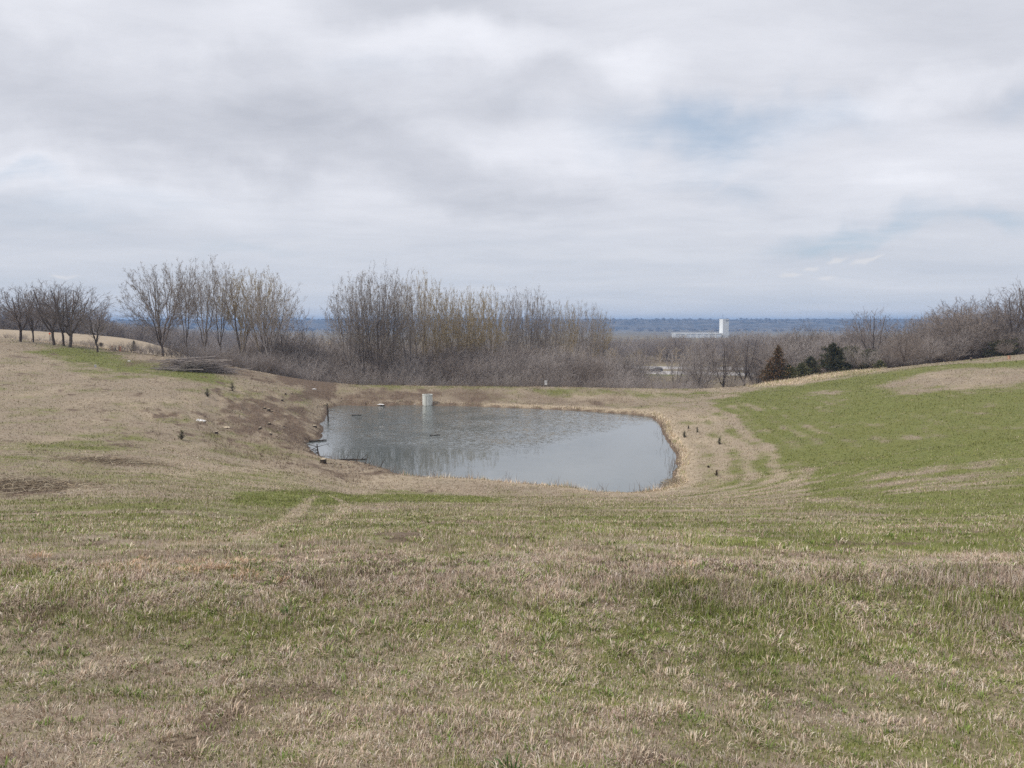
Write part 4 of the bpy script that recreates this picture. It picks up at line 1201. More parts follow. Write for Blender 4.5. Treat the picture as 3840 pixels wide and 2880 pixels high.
# ------------------------------------------------------------------ evergreens
M_CEDAR = leafy('cedar_foliage')
def cedar(name, label, p, H, W, seed, tint, n=5200, irregular=.5, group=None, leaf=.17, shape=.75):
    R = np.random.RandomState(seed); G = random.Random(seed)
    nb = max(8, int(26 + H * 7)); B = []; tips = []
    for i in range(nb):
        f = (i + .5) / nb; z = H * (.04 + .92 * f)
        a = i * 2.4 + G.random()
        L = W * (1 - f) ** shape * (1 - irregular * G.random() * .75) + .05
        e = np.array([math.cos(a) * L, math.sin(a) * L, z + L * G.uniform(.1, .55)])
        s = np.array([0, 0, z]); B.append((*s, .02 + .03 * (1 - f), *e, .01)); tips.append((s, e))
    tv, tf = tubes([(0, 0, -.1, H * .016 + .015, 0, 0, H * .95, .012)], 6)
    bv, bf = tubes(B, 3)
    k = R.randint(nb, size=n); t = R.rand(n) ** .6
    S = np.array([q[0] for q in tips])[k]; E = np.array([q[1] for q in tips])[k]
    size = leaf * .75 * (1 - .35 * (S[:, 2] / H)) * R.uniform(.6, 1.4, n)
    c = S + (E - S) * t[:, None] + R.randn(n, 3) * (size * .85)[:, None] * np.array([1, 1, .7])
    top = R.rand(n) < .05; c[top] = np.column_stack([R.randn(top.sum()) * .05, R.randn(top.sum()) * .05, H * R.uniform(.8, 1.03, top.sum())])
    out = (E - S); out /= np.linalg.norm(out, axis=1, keepdims=True)
    d1 = out + R.randn(n, 3) * .5 + np.array([0, 0, .35]); d1 /= np.linalg.norm(d1, axis=1, keepdims=True)
    d2 = np.cross(d1, R.randn(n, 3)); d2 /= np.linalg.norm(d2, axis=1, keepdims=True)
    V = np.stack([c - d2 * size[:, None] * .28, c + d2 * size[:, None] * .28, c + d1 * size[:, None]], 1).reshape(-1, 3)
    tint = np.array(tint); col = tint[R.randint(len(tint), size=n)] * R.uniform(.6, 1.4, (n, 1))
    V[:, 2] = np.maximum(V[:, 2], -.02)
    e = empty(name, p, G.random() * 6)
    mk('trunk', tv, tf, M_BARKD, e); mk('branches', bv, bf, M_BARKD, e)
    mk('foliage', V, np.arange(3 * n).reshape(n, 3), M_CEDAR, e, cols=np.repeat(col, 3, 0))
    return tag(e, label, 'evergreen', group)
DKG = [(.065, .075, .04), (.10, .095, .05), (.05, .06, .038), (.12, .10, .06)]
RUS = [(.17, .11, .065), (.13, .10, .06), (.22, .13, .07), (.09, .085, .05)]
OLV = [(.12, .125, .06), (.15, .135, .07), (.09, .10, .05)]
def ev(u, D, vt, W, seed, tint, label, n=5200, irr=.5, leaf=.35, shape=.75):
    p = spot(u, D); return cedar('evergreen_tree', label, p, top_h(u, D, vt), W, seed, tint, n, irr, 'evergreens by the right wood', leaf, shape)
ev(778, 129, 346.5, 2.5, 1, RUS, 'russet winter burnt evergreen with ragged pointed top', irr=.9)
ev(770, 130, 363, 2.2, 8, RUS, 'low rusty evergreen huddled against the left foot of the russet one', n=2500)
ev(790, 129, 366, 2.2, 2, OLV, 'low olive evergreen at the right foot of the russet one', n=2500)
ev(811, 133, 357, 2.6, 3, DKG, 'small dark evergreen below the wide bare tree', n=3500)
ev(802, 131, 364, 2.0, 9, OLV, 'small olive evergreen left against the small dark one', n=2000)
ev(833, 133, 344, 3.6, 4, DKG, 'largest dark green evergreen with spreading skirt', n=8000, irr=.8, shape=.5)
ev(843, 135, 349, 3.0, 11, DKG + OLV, 'broad dark evergreen grown into the right side of the largest one', n=6000, irr=.9, shape=.35)
ev(852, 140, 347, 4.2, 5, DKG + OLV, 'dark evergreen right behind the largest one', n=6000, irr=.95, shape=.4)
ev(870, 138, 350, 3.2, 6, DKG + OLV, 'thin dark evergreen beneath the tall open tree', n=4000, irr=.95, shape=.4)
ev(1004, 128, 341, 3.4, 7, DKG, 'dark evergreen at the right border under the tall bare trees', n=6000, irr=.9, shape=.4)
ev(880, 128, 361, 1.0, 10, OLV, 'knee high olive evergreen on the edge of the straw slope', n=900)
cedar('evergreen_tree', 'lone dark young evergreen on the left hill near the orange stakes', at(503 / 3.75, 1320 / 3.75), 2.2, .75, 21, DKG + RUS[:1], 2200, .3, None, .16)
cedar('evergreen_bush', 'dark low bush at the foot of the crooked bare tree', at(378 / 3.75, 1302 / 3.75), .9, .9, 22, RUS + DKG, 900, .6, None, .16)
for (u, v, H, W, lab, seed) in [
    (502, 845, 1.25, .42, 'two tipped dark young cedar on the upper left slope', 31), (448, 857, 1.05, .28, 'slimmer young cedar left of the two tipped one', 32),
    (393, 950, .9, .26, 'small grey green cedar seedling on the lower left slope', 33),
    (1478, 945, .72, .17, 'round little cedar nearest the water on the right bank', 34), (1506, 934, .66, .06, 'thin spike of a cedar right of the round little one', 35),
    (1487, 926, .42, .05, 'tiniest cedar spike on the right bank', 36), (1554, 960, .78, .13, 'solitary little cedar highest on the right bank', 37),
    (1548, 1028, .55, .06, 'scrawny seedling low on the right bank', 38), (1530, 1010, .18, .08, 'dead looking sprig on the right bank', 39)]:
    cedar('cedar_seedling', lab, at(u / 2.16, v / 2.16), H * .78, W * 1.3, seed, [(.17, .18, .10), (.22, .20, .13), (.13, .15, .08)] if seed < 38 else RUS, 170, .8, 'young cedars on the banks', H * .13)
# ------------------------------------------------------------------ simple solids
def box_vf(cx, cy_, cz, sx, sy, sz):
    v = np.array([[x, y, z] for z in (-.5, .5) for y in (-.5, .5) for x in (-.5, .5)]) * [sx, sy, sz] + [cx, cy_, cz]
    f = np.array([[0, 2, 3, 1], [4, 5, 7, 6], [0, 1, 5, 4], [2, 6, 7, 3], [0, 4, 6, 2], [1, 3, 7, 5]])
    return v, f
def box(name, c, s, mat, parent=None):
    v, f = box_vf(*c, *s); return mk(name, v, f, mat, parent)
def lathe(profile, n=32):
    """closed or open profile [(r,z)...] spun about z"""
    P = np.array(profile); m = len(P)
    t = np.arange(n) * 2 * math.pi / n
    V = np.stack([P[:, None, 0] * np.cos(t), P[:, None, 0] * np.sin(t), np.broadcast_to(P[:, None, 1], (m, n))], -1).reshape(-1, 3)
    idx = np.arange(m * n).reshape(m, n); nx = np.roll(idx, -1, 1)
    F = np.stack([idx[:-1].ravel(), nx[:-1].ravel(), nx[1:].ravel(), idx[1:].ravel()], 1)
    return V, F

# ------------------------------------------------------------------ highway: two concrete carriageways
def concrete_mat(name, a, b, sc_=1.0):
    m, g, bs, out = new_mat(name)
    geo = g.n('ShaderNodeNewGeometry')
    n1 = g.noise(geo.outputs['Position'], .8 * sc_, 6, .6)
    g.lk(g.mix(g.ramp(n1, .3, .7), a, b), bs.inputs['Base Color'])
    return m
M_ROAD = concrete_mat('road_concrete', (.36, .34, .33), (.48, .45, .43))
M_PAINT = plain('road_paint', (.75, .74, .70))
def road_line(u0, v0, u1, v1, zr):
    pts = []
    for u, v in ((u0, v0), (u1, v1)):
        k, t = ray(u, v); D = (CAMZ - zr) / t; pts.append(np.array([k * D, D]))
    return pts
def road(name, a, b, width, zoff=.25):
    d = (b - a) / np.linalg.norm(b - a); nrm = np.array([-d[1], d[0]])
    T = np.linspace(-420, 420, 120)
    V, S = [], []
    for t in T:
        c = (a + b) / 2 + d * t
        zc = hz(c[0], c[1]) + zoff
        for s in (-1.0, -.5, -.02 , .5, 1.0): V.append([*(c + nrm * s * width / 2), zc if abs(s) < .9 else zc - .02])
        # fill slopes of the shoulder
    V = np.array(V).reshape(len(T), 5, 3)
    L = V[:, 0] + np.array([*(-nrm * 3), -.8]); Rr = V[:, 4] + np.array([*(nrm * 3), -.8])
    W = np.concatenate([L[:, None], V, Rr[:, None]], 1); n, m = W.shape[:2]
    idx = np.arange(n * m).reshape(n, m)
    Fq = np.stack([idx[:-1, :-1].ravel(), idx[:-1, 1:].ravel(), idx[1:, 1:].ravel(), idx[1:, :-1].ravel()], 1)
    o = tag(mk(name, W.reshape(-1, 3), Fq, M_ROAD), kind='structure')
    # edge lines
    vs = []
    for s in (-.72, .72):
        for (i, t) in enumerate(T):
            c = (a + b) / 2 + d * t; zc = hz(c[0], c[1]) + zoff + .008
            vs.append([*(c + nrm * (s * width / 2 - .08)), zc]); vs.append([*(c + nrm * (s * width / 2 + .08)), zc])
    vs = np.array(vs); n = len(T); fs = []
    for k in range(2):
        for i in range(n - 1):
            q = k * 2 * n + i * 2; fs.append([q, q + 1, q + 3, q + 2])
    mk('edge_lines', vs, np.array(fs), M_PAINT, o)
    return d
ra, rb = road_line(590, 371.4, 800, 375.3, -6.3)
rd = road('highway', ra, rb, 12)
fa_, fb_ = road_line(590, 366.5, 780, 369.4, -6.4)
road('far_carriageway', fa_, fb_, 12)

# ------------------------------------------------------------------ car
def build_car():
    k, t = ray(655, 372.0); D = (CAMZ + 6.2) / t
    c = ra + rd * (((k * D) - ra[0]) / rd[0])
    ang = math.atan2(rd[1], rd[0]) + math.pi           # nose to the left
    e = empty('parked_car', (c[0], c[1], hz(c[0], c[1]) + .26), ang)
    e.name = 'car'
    tag(e, 'dark station wagon with a paler nose driving left on the highway', 'car')
    M_BODY = plain('car_paint', (.018, .019, .025), .45, .05, 3, .35)
    M_GLS = plain('car_glass', (.02, .024, .03), .08, .05, 3, .8)
    M_TYRE = plain('tyre', (.02, .02, .02), .8)
    M_RIM = plain('rim', (.45, .45, .47), .35, .1, 3, .5, .6)
    M_SIL = plain('car_trim', (.50, .50, .52), .3, .05, 3, .6)
    # cross sections along x (nose at +x): (x, half width, z bottom, belt z, roof z, half roof width)
    sec = [(2.35, .62, .42, .62, .64, .55), (2.25, .80, .30, .78, .80, .70), (1.7, .90, .25, .93, .96, .78), (1.05, .92, .25, 1.00, 1.04, .80), (.35, .92, .25, 1.02, 1.52, .66),
           (-.5, .92, .25, 1.03, 1.60, .66), (-1.5, .92, .25, 1.04, 1.55, .64), (-2.0, .90, .28, 1.03, 1.38, .62), (-2.3, .82, .36, .95, 1.0, .70), (-2.38, .70, .42, .75, .78, .6)]
    V = []
    for (x, w, zb, zm, zt, wr) in sec:
        V += [[x, -w * .92, zb], [x, -w, (zb + zm) / 2], [x, -w * .98, zm], [x, -wr, zt], [x, 0, zt + .03], [x, wr, zt], [x, w * .98, zm], [x, w, (zb + zm) / 2], [x, w * .92, zb]]
    n = len(sec); F = []
    for i in range(n - 1):
        for j in range(8): F.append([i * 9 + j, i * 9 + j + 1, (i + 1) * 9 + j + 1, (i + 1) * 9 + j])
        F.append([i * 9 + 8, i * 9, (i + 1) * 9, (i + 1) * 9 + 8])
    body = mk('body', V, np.array(F), M_BODY, e, smooth=True)
    mk('nose', np.array([[2.36, y, z] for y in (-.6, .6) for z in (.42, .62)]) , np.array([[0, 1, 3, 2]]), M_SIL, e)
    for s in (-1, 1):
        for (x0, x1) in ((.20, -.50), (-.58, -1.35), (-1.43, -1.88)):
            y0 = s * .915; y1 = s * .70
            q = [[x0 + .22 * (x0 > 0), y0, 1.07], [x1, y0, 1.07], [x1 + (.08 if x1 < -1.8 else 0), y1, 1.46], [x0 + .04, y1, 1.48]]
            mk('window', np.array(q), np.array([[0, 1, 2, 3]]), M_GLS, e)
        for x in (1.45, -1.45):
            v, f = lathe([(.0, -.11), (.24, -.11), (.33, -.10), (.35, -.05), (.35, .05), (.33, .10), (.24, .11), (0, .11)], 20)
            v = v[:, [0, 2, 1]] + np.array([x, s * .82, .09 + .0])
            w = mk('wheel', v, f, M_TYRE, e, smooth=True)
            v, f = lathe([(0, -.125), (.2, -.125), (.22, -.112), (.22, .112), (.2, .125), (0, .125)], 16)
            mk('rim', v[:, [0, 2, 1]] + np.array([x, s * .82, .09]), f, M_RIM, w)
        v, f = box_vf(2.18, s * .62, .72, .22, .30, .14); mk('headlight', v, f, M_SIL, e)
    v, f = box_vf(1.6, 0, .985, .9, 1.3, .02); mk('hood_panel', v, f, M_SIL, e)
    for ch in e.children:
        ch.location.z += .26 if ch.name.startswith(('wheel',)) else 0
build_car()

# ------------------------------------------------------------------ grain tower and long white shed
def build_tower():
    k, _ = ray(724.0, 330); D = 1240.0; cx = k * D
    M_W = plain('white_cladding', (.78, .79, .78), .6, .04, .5)
    M_D = plain('dark_strip', (.08, .08, .09))
    zb = hz(cx, D) - .5
    e = empty('grain_tower', (cx, D, zb), math.radians(14))
    tag(e, 'tall white windowless tower rising from the flats before the blue bluffs', 'tower')
    Ht = CAMZ - ray(720, 319.4)[1] * D - zb
    box('wall', (0, 0, Ht / 2), (10.6, 11, Ht), M_W, e)
    box('parapet', (0, 0, Ht + .35), (11.0, 11.4, .7), M_W, e)
    box('dark_band', (2.3, -5.6, Ht - 2.2), (5.0, .25, 1.2), M_D, e)
    for i in range(7): box('panel_seam', (-4.2 + i * 1.4, -5.53, Ht / 2 - .4), (.12, .1, Ht - 1.2), plain('seam', (.55, .56, .56)) if i == 0 else bpy.data.materials['seam'], e)
    v, f = tubes([(-3.6, -2, Ht + .6, .35, -3.6, -2, Ht + 8.5, .12)], 6)
    mk('antenna', v, f, M_D, e)
    box('lower_block', (6.6, 2, 3.2), (3, 8, 6.4), M_W, e)
    # shed
    k0, _ = ray(674, 330); k1, _ = ray(716, 330)
    x0, x1 = k0 * D, k1 * D
    zs = hz((x0 + x1) / 2, D) - .3
    Hs = CAMZ - ray(690, 333.6)[1] * D - zs
    s = empty('warehouse', ((x0 + x1) / 2 + 3, D + 2, zs))
    tag(s, 'long low white warehouse reaching left from the foot of the tower', 'building')
    L = x1 - x0 + 6
    M_G = plain('grey_cladding', (.60, .62, .64), .6, .08, .3)
    box('wall', (0, 0, Hs / 2), (L, 30, Hs), M_G, s)
    box('roof', (0, 0, Hs + .5), (L + 1, 31, 1.0), M_W, s)
    for i, q in enumerate((.10, .22, .33, .46, .55, .6, .72, .86)):
        box('bay_panel', (-L / 2 + L * q, -15.1, Hs * .47), (2.6 if i % 2 else 1.6, .25, Hs * .85), M_W, s)
build_tower()

# ------------------------------------------------------------------ concrete riser in the pond
def build_riser():
    # stands at the far edge: base centre seen at (427.5, 405.5)
    k, t = ray(427.5, 405.3); D = CAMZ / t
    k, _ = ray(427.5, 405); R = 10.1 / 2 / F * D
    H = CAMZ - ray(427.5, 394.6)[1] * (D - R)
    M_C = bpy.data.materials.get('riser_concrete')
    m, g, bs, out = new_mat('riser_concrete')
    tc = g.n('ShaderNodeTexCoord')
    n1 = g.noise(g.map(tc.outputs['Object'], scale=(5, 5, 1)), 1.5, 6, .6)
    S = g.sep(tc.outputs['Object'])
    wet = g.ramp(g.m('ADD', S[2], g.m('MULTIPLY', n1, .25)), .02, .30, 1, 0)
    c = g.mix(g.ramp(n1, .35, .7), (.58, .58, .53), (.74, .74, .69))
    g.lk(g.mix(g.m('MULTIPLY', wet, .6), c, (.20, .20, .15)), bs.inputs['Base Color'])
    M_IN = plain('riser_inside', (.20, .19, .18))
    e = empty('concrete_riser', (k * D, D, 0))
    tag(e, 'pale concrete pipe standing upright in the water at the far bank', 'concrete pipe')
    w = R * .16
    v, f = lathe([(R, -.6), (R, H - .02), (R - .02, H), (R - w, H), (R - w, H - .02)], 40)
    mk('pipe_wall', v, f, m, e, smooth=False)
    v, f = lathe([(R - w, H - .02), (R - w, -.4), (0.02, -.4)], 40)
    mk('inside', v, f, M_IN, e, smooth=True)
    v, f = lathe([(R + .01, H - .16), (R + .035, H - .14), (R + .035, H - .02), (R + .005, H - .005)], 40)
    mk('rim_band', v, f, m, e)
    a = -1.75
    v, f = box_vf(0, 0, 0, .05, .035, H * .92)
    mk('seam', v + np.array([math.cos(a) * (R + .01), math.sin(a) * (R + .01), H * .47]), f, plain('riser_seam', (.30, .28, .24)), e)
build_riser()

# ------------------------------------------------------------------ brush pile
def build_pile():
    L_, R_ = at(352 / 2.16, 789 / 2.16), at(498 / 2.16, 790 / 2.16)
    c = spot(198, 104); a = spot(162, 101); b = spot(229, 108)
    ax = np.array([b.x - a.x, b.y - a.y]); Lx = np.linalg.norm(ax); ax /= Lx; ay = np.array([-ax[1], ax[0]])
    e = empty('brush_pile', c)
    tag(e, 'long heap of cut branches and poles below the left tree clump', 'brush pile')
    R = random.Random(9)
    def stick(n, zmax, len0, len1, rad, mat, name, flat=.12):
        S = []
        for i in range(n):
            s = R.gauss(0, .24); s = max(-.48, min(.48, s)); env = (1 - (abs(s) / .52) ** 2.2)
            w = R.gauss(0, .85)
            px = s * Lx; z = R.random() ** (.8 if rad < .035 else .25) * zmax * env
            ln = R.uniform(len0, len1); th = R.gauss(0, .55) + (math.pi if R.random() < .5 else 0)
            d = np.array([math.cos(th), math.sin(th)]); dz = R.gauss(0, flat)
            p = np.array([c.x, c.y]) + ax * px + ay * w - (ax * d[0] + ay * d[1]) * ln / 2
            q = p + (ax * d[0] + ay * d[1]) * ln
            mid = (p + q) / 2 + np.array([R.gauss(0, .12), R.gauss(0, .12)])
            g0 = height(np.array([p[0], mid[0], q[0]]), np.array([p[1], mid[1], q[1]])) + .05
            zc = g0.mean() + z
            P = [np.array([*p, max(zc - dz * ln / 2, g0[0])]), np.array([*mid, max(zc + .1, g0[1])]), np.array([*q, max(zc + dz * ln / 2, g0[2])])]
            r = rad * R.uniform(.6, 1.4)
            for A, B, r0, r1 in ((P[0], P[1], r, r * .75), (P[1], P[2], r * .75, r * .3)):
                S.append((A[0] - c.x, A[1] - c.y, A[2] - c.z, r0, B[0] - c.x, B[1] - c.y, B[2] - c.z, r1))
        v, f = tubes(S, 4); mk(name, v, f, mat, e)
    stick(650, 1.3, .8, 3.2, .02, M_TWIGG, 'twigs', .22)
    stick(300, 1.5, 1.5, 4.5, .026, M_TWIGD, 'brushwood', .16)
    stick(36, 1.6, 3.0, 8.5, .05, plain('peeled_pole', (.30, .26, .235)), 'poles', .07)
build_pile()

# ------------------------------------------------------------------ logs, stumps, snags and small litter
M_LOG = bark('log_dark', (.045, .036, .03), (.10, .08, .065))
M_CUT = plain('cut_wood', (.62, .52, .38), var=.12)
M_LIT = plain('pale_litter', (.72, .70, .68), var=.1)
def w3(u, v, z=None):
    if z is None: return at(u, v)
    k, t = ray(u, v); D = (CAMZ - z) / t; return Vector((k * D, D, z))
def log(name, label, cat, p, q, r, mat=M_LOG, bend=.1, seed=0, group=None, twigs=0):
    R = random.Random(seed + 5); c = (p + q) / 2; n = 6; pts = []
    for i in range(n + 1):
        t = i / n; x = p.lerp(q, t) - c
        x += Vector((R.gauss(0, bend), R.gauss(0, bend), R.gauss(0, bend * .3))) * (0 < i < n)
        pts.append(x)
    S = [(*pts[i], r * (1 - .5 * i / n), *pts[i + 1], r * (1 - .5 * (i + 1) / n)) for i in range(n)]
    for k in range(twigs):
        i = R.randrange(1, n); d = Vector((R.gauss(0, 1), R.gauss(0, 1), abs(R.gauss(.6, .4)))).normalized() * R.uniform(.3, .9)
        m_ = pts[i] + d * .5; e_ = pts[i] + d + Vector((0, 0, R.gauss(.1, .1)))
        S.append((*pts[i], r * .35, *m_, r * .25)); S.append((*m_, r * .25, *e_, r * .1))
    v, f = tubes(S, 6)
    o = mk(name, v, f, mat, smooth=True); o.location = c
    return tag(o, label, cat, group)
def L2(u0, v0, u1, v1, z, r, label, seed, twigs=0, name='driftwood_log', cat='log'):
    return log(name, label, cat, w3(u0 / 3.75, v0 / 3.75, z), w3(u1 / 3.75, v1 / 3.75, z), r, M_LOG, .06, seed, 'logs at the left side of the pond', twigs)
L2(1160, 1655, 1225, 1650, .06, .11, 'straight dark log floating off the left shore', 1)
L2(1245, 1728, 1372, 1721, .04, .10, 'long thin log lying in the water at the lower left shore', 2, 3)
L2(1245, 1732, 1290, 1724, .08, .16, 'thick short log end beside the long thin one', 3)
L2(1310, 1745, 1395, 1748, .06, .12, 'dark log in the mud at the lower left corner', 4, 4)
L2(1350, 1752, 1440, 1760, .05, .09, 'branchy log trailing right along the near shore', 5, 4)
L2(1328, 1748, 1335, 1733, .05, .10, 'short log stub pointing at the water', 6)
L2(1165, 1640, 1205, 1636, .08, .08, 'small dark branch at the edge of the left mud', 7, 2)
L2(1320, 1557, 1356, 1556, .03, .07, 'thin log drifting near the far left corner', 8)
L2(1612, 1632, 1650, 1631, .02, .06, 'slim stick afloat in the middle of the ripples', 9)
L2(1224, 1524, 1245, 1518, .05, .06, 'pale forked stick afloat by the leaning post', 10, 1)
def snag(label, u, vb, vt, z, r, lean, seed, tw=9, name='dead_snag'):
    p = w3(u / 3.75, vb / 3.75, z); _, t = ray(u / 3.75, vt / 3.75); H = CAMZ - t * p.y - p.z
    R = random.Random(seed); S = []; q = Vector((0, 0, -.3)); n = 6; pts = [q]
    for i in range(n):
        q = q + Vector((lean / n + R.gauss(0, .03), R.gauss(0, .03), (H + .3) / n)); pts.append(q)
    for i in range(n): S.append((*pts[i], r * (1 - .6 * i / n), *pts[i + 1], r * (1 - .6 * (i + 1) / n)))
    B = []
    for k in range(tw):
        i = R.randrange(2, n); a = R.choice([0, math.pi]) + R.gauss(0, .8); ln = R.uniform(.5, 1.5)
        d = Vector((math.cos(a), math.sin(a) * .6, R.uniform(-.5, .5))).normalized() * ln
        m_ = pts[i] + d * .5 + Vector((0, 0, R.uniform(-.1, .15))); e_ = pts[i] + d
        B.append((*pts[i], r * .35, *m_, r * .22)); B.append((*m_, r * .22, *e_, .008))
        for _ in range(3):
            f_ = m_.lerp(e_, R.random()); g_ = f_ + Vector((R.gauss(0, .2), R.gauss(0, .2), R.gauss(0, .25))); B.append((*f_, .014, *g_, .006))
    e = empty(name, p); v, f = tubes(S, 7); mk('trunk', v, f, M_LOG, e, smooth=True)
    if B: v, f = tubes(B, 3); mk('branches', v, f, M_LOG, e)
    return tag(e, label, 'dead tree')
snag('dead broken sapling with drooping twigs standing in the near left water', 1197, 1722, 1664, 0.0, .09, -.1, 41, 12)
snag('leaning dead post rising from the water at the far left corner', 1232, 1580, 1513, 0.0, .10, -.15, 42, 2)
snag('short curved dead stem on the bank above the leaning post', 1230, 1545, 1512, .3, .06, -.1, 43, 2)
snag('thin curved sapling stub on the cut bank below the soil track', 985, 1527, 1512, None, .04, .12, 44, 0)
snag('thin curved sapling stub lower on the cut bank', 893, 1566, 1552, None, .04, .12, 45, 0)
def stump(u, v, d, h, label, seed=0):
    p = at(u / 3.75, v / 3.75); e = empty('tree_stump', p, seed)
    r = d / 2
    vv, ff = lathe([(r * 1.35, -.15), (r * 1.1, .05), (r, h * .6), (r * .96, h)], 14)
    vv[:, :2] *= 1 + .08 * np.sin(vv[:, [1]] * 30 + seed); mk('bark', vv, ff, M_LOG, e, smooth=True)
    vv, ff = lathe([(r * .96, h), (r * .3, h + .012), (.001, h + .012)], 14); mk('cut_face', vv, ff, M_CUT, e)
    return tag(e, label, 'stump', 'cut stumps around the pond')
stump(1212, 1737, .42, .32, 'largest fresh cut stump, at the near left corner of the pond', 1)
for i, (u, v, d, lab) in enumerate([(992, 1532, .30, 'dark sided stump beside the upper curved sapling stub'), (1058, 1502, .26, 'lone stump high on the grass between track and pond'),
     (1008, 1540, .3, 'pale topped stump just right of the dark sided one'), (1020, 1545, .22, 'small pale stump next along the slope from the pale topped one'),
     (975, 1609, .26, 'flat pale stump in the middle of the cut bank'), (812, 1627, .24, 'small stump at the lower left edge of the cut bank'),
     (1015, 1630, .2, 'tilted small stump low on the cut bank'), (1180, 1601, .40, 'pale lump of a stump right at the left waterline'),
     (1071, 1479, .2, 'tiny stump left of the pair under the soil track'), (1095, 1478, .22, 'tiny stump right of the pair under the soil track'),
     (1010, 1592, .26, 'weathered stump right above the flat pale one')]):
    stump(u, v, d, .14 + .03 * (i % 3), lab, i + 2)
def scrap(u, v, w, h, label, name, cat, mat, seed, n=22):
    p = at(u / 3.75, v / 3.75); R = np.random.RandomState(seed)
    P = []
    V = []; F = []
    m = 9; xs = np.linspace(-w / 2, w / 2, m); ys = np.linspace(-w / 4, w / 4, 6)
    X, Y = np.meshgrid(xs, ys, indexing='ij'); env = np.clip(1 - (2 * X / w) ** 2, .05, 1) * np.clip(1 - (4 * Y / w) ** 2, .1, 1)
    Z = h * env * R.uniform(.3, 1.1, X.shape) + .02
    X = X + R.randn(*X.shape) * w * .03; Y = Y + R.randn(*X.shape) * w * .03
    idx = np.arange(m * 6).reshape(m, 6)
    F = np.stack([idx[:-1, :-1].ravel(), idx[1:, :-1].ravel(), idx[1:, 1:].ravel(), idx[:-1, 1:].ravel()], 1)
    o = mk(name, np.stack([X.ravel(), Y.ravel(), Z.ravel()], 1), F, mat); o.location = p
    return tag(o, label, cat)
scrap(748, 1580, 1.0, .22, 'crumpled white plastic sheet on the grass left of the cut bank', 'plastic_sheet', 'litter', M_LIT, 1)
scrap(845, 1604, .8, .15, 'pale splintered wood scraps on the upper edge of the cut bank', 'wood_scraps', 'wood scraps', M_CUT, 2)
scrap(1178, 1460, .6, .12, 'small white scrap at the right end of the bare gravel patch', 'plastic_scrap', 'litter', M_LIT, 3)
scrap(1428, 1518, .9, .16, 'white slab lying on the far bank left of the concrete riser', 'broken_slab', 'slab', M_LIT, 4)
scrap(483, 1355, .5, .12, 'white scrap among the clods below the lone young evergreen', 'plastic_scrap', 'litter', M_LIT, 5)
# gravel and clods along the dirt strip: a mass of little lumps
def clods():
    R = np.random.RandomState(12); vs = []
    L = []
    for (u0, v0, u1, v1, n, s) in [(820, 1400, 1190, 1462, 320, 5), (230, 1310, 900, 1420, 300, 6), (850, 1540, 1180, 1680, 200, 30), (1240, 1745, 1420, 1765, 90, 3), (0, 1785, 250, 1860, 260, 16), (380, 1720, 600, 1745, 90, 6), (1230, 1490, 1560, 1510, 90, 4)]:
        t = R.rand(n)
        for a in t: L.append((u0 + (u1 - u0) * a + R.randn() * 6, v0 + (v1 - v0) * a + R.randn() * s))
    base = np.array([[1, 0, 0], [0, 1, 0], [-1, 0, 0], [0, -1, 0], [0, 0, .8], [0, 0, -.5]], float)
    fc = np.array([[0, 1, 4], [1, 2, 4], [2, 3, 4], [3, 0, 4], [1, 0, 5], [2, 1, 5], [3, 2, 5], [0, 3, 5]])
    V, Fs, C = [], [], []
    pal = np.array([[.13, .095, .075], [.09, .065, .05], [.28, .24, .20], [.20, .15, .11]])
    # back-project on a coarse table for speed
    for i, (u, v) in enumerate(L):
        if i % 3 == 0: p0 = at(u / 3.75, v / 3.75); uv0 = (u, v); q = p0
        else: q = Vector((p0.x + R.randn() * .5, p0.y + R.randn() * 1.0, 0)); q.z = hz(q.x, q.y)
        if pond_sd(q.x, q.y)[0] < 0: continue
        s = R.uniform(.02, .085) * (1.6 if R.rand() < .1 else 1) * (.6 if q.y < 45 else 1)
        V.append((base + R.randn(6, 3) * .25) * s * np.array([1.6, 1.2, .7]) + np.array(q)); Fs.append(fc + 6 * (len(V) - 1)); C.append(np.tile(pal[R.randint(4)] * R.uniform(.7, 1.3), (6, 1)))
    o = mk('clods', np.vstack(V), Fs, leafy('clod'), cols=np.vstack(C)); tag(o, 'scattered dirt clods and stones on the disturbed ground', 'clods', kind='stuff')
clods()

# heap of cut weeds at the left border
def weedheap(name, label, u, v, rx, ry, h, n, seed, pal):
    p = at(u / 2.16, v / 2.16); R = np.random.RandomState(seed); S = []; C = []
    x = R.randn(n) * rx * .45; y = R.randn(n) * ry * .45
    g = height(p.x + x, p.y + y); env = np.exp(-(x / rx) ** 2 - (y / ry) ** 2)
    z = g + env * h * R.rand(n)
    a = R.rand(n) * 6.28; L = R.uniform(.15, .6, n); dz = R.randn(n) * .12
    x1 = x + np.cos(a) * L; y1 = y + np.sin(a) * L; z1 = np.maximum(z + dz * L, height(p.x + x1, p.y + y1) + .01)
    S = np.stack([x, y, z - p.z, np.full(n, .008), x1, y1, z1 - p.z, np.full(n, .004)], 1)
    v_, f_ = tubes(S, 3); c = np.array(pal)[R.randint(len(pal), size=n)] * R.uniform(.7, 1.2, (n, 1))
    o = mk(name, v_, f_, bpy.data.materials['grass_blade'], cols=np.repeat(c, 6, 0)); o.location = p
    return tag(o, label, 'weed heap')
WP = [(.40, .32, .22), (.28, .22, .16), (.18, .14, .11), (.52, .45, .33)]
weedheap('weed_heap', 'flattened heap of broken stalks at the left border of the picture', 35, 1052, 2.6, 2.2, .35, 2600, 1, WP)
weedheap('weed_heap', 'low mound of dead weeds above the lower left slope', 250, 998, 3.0, 1.5, .25, 1500, 2, WP)
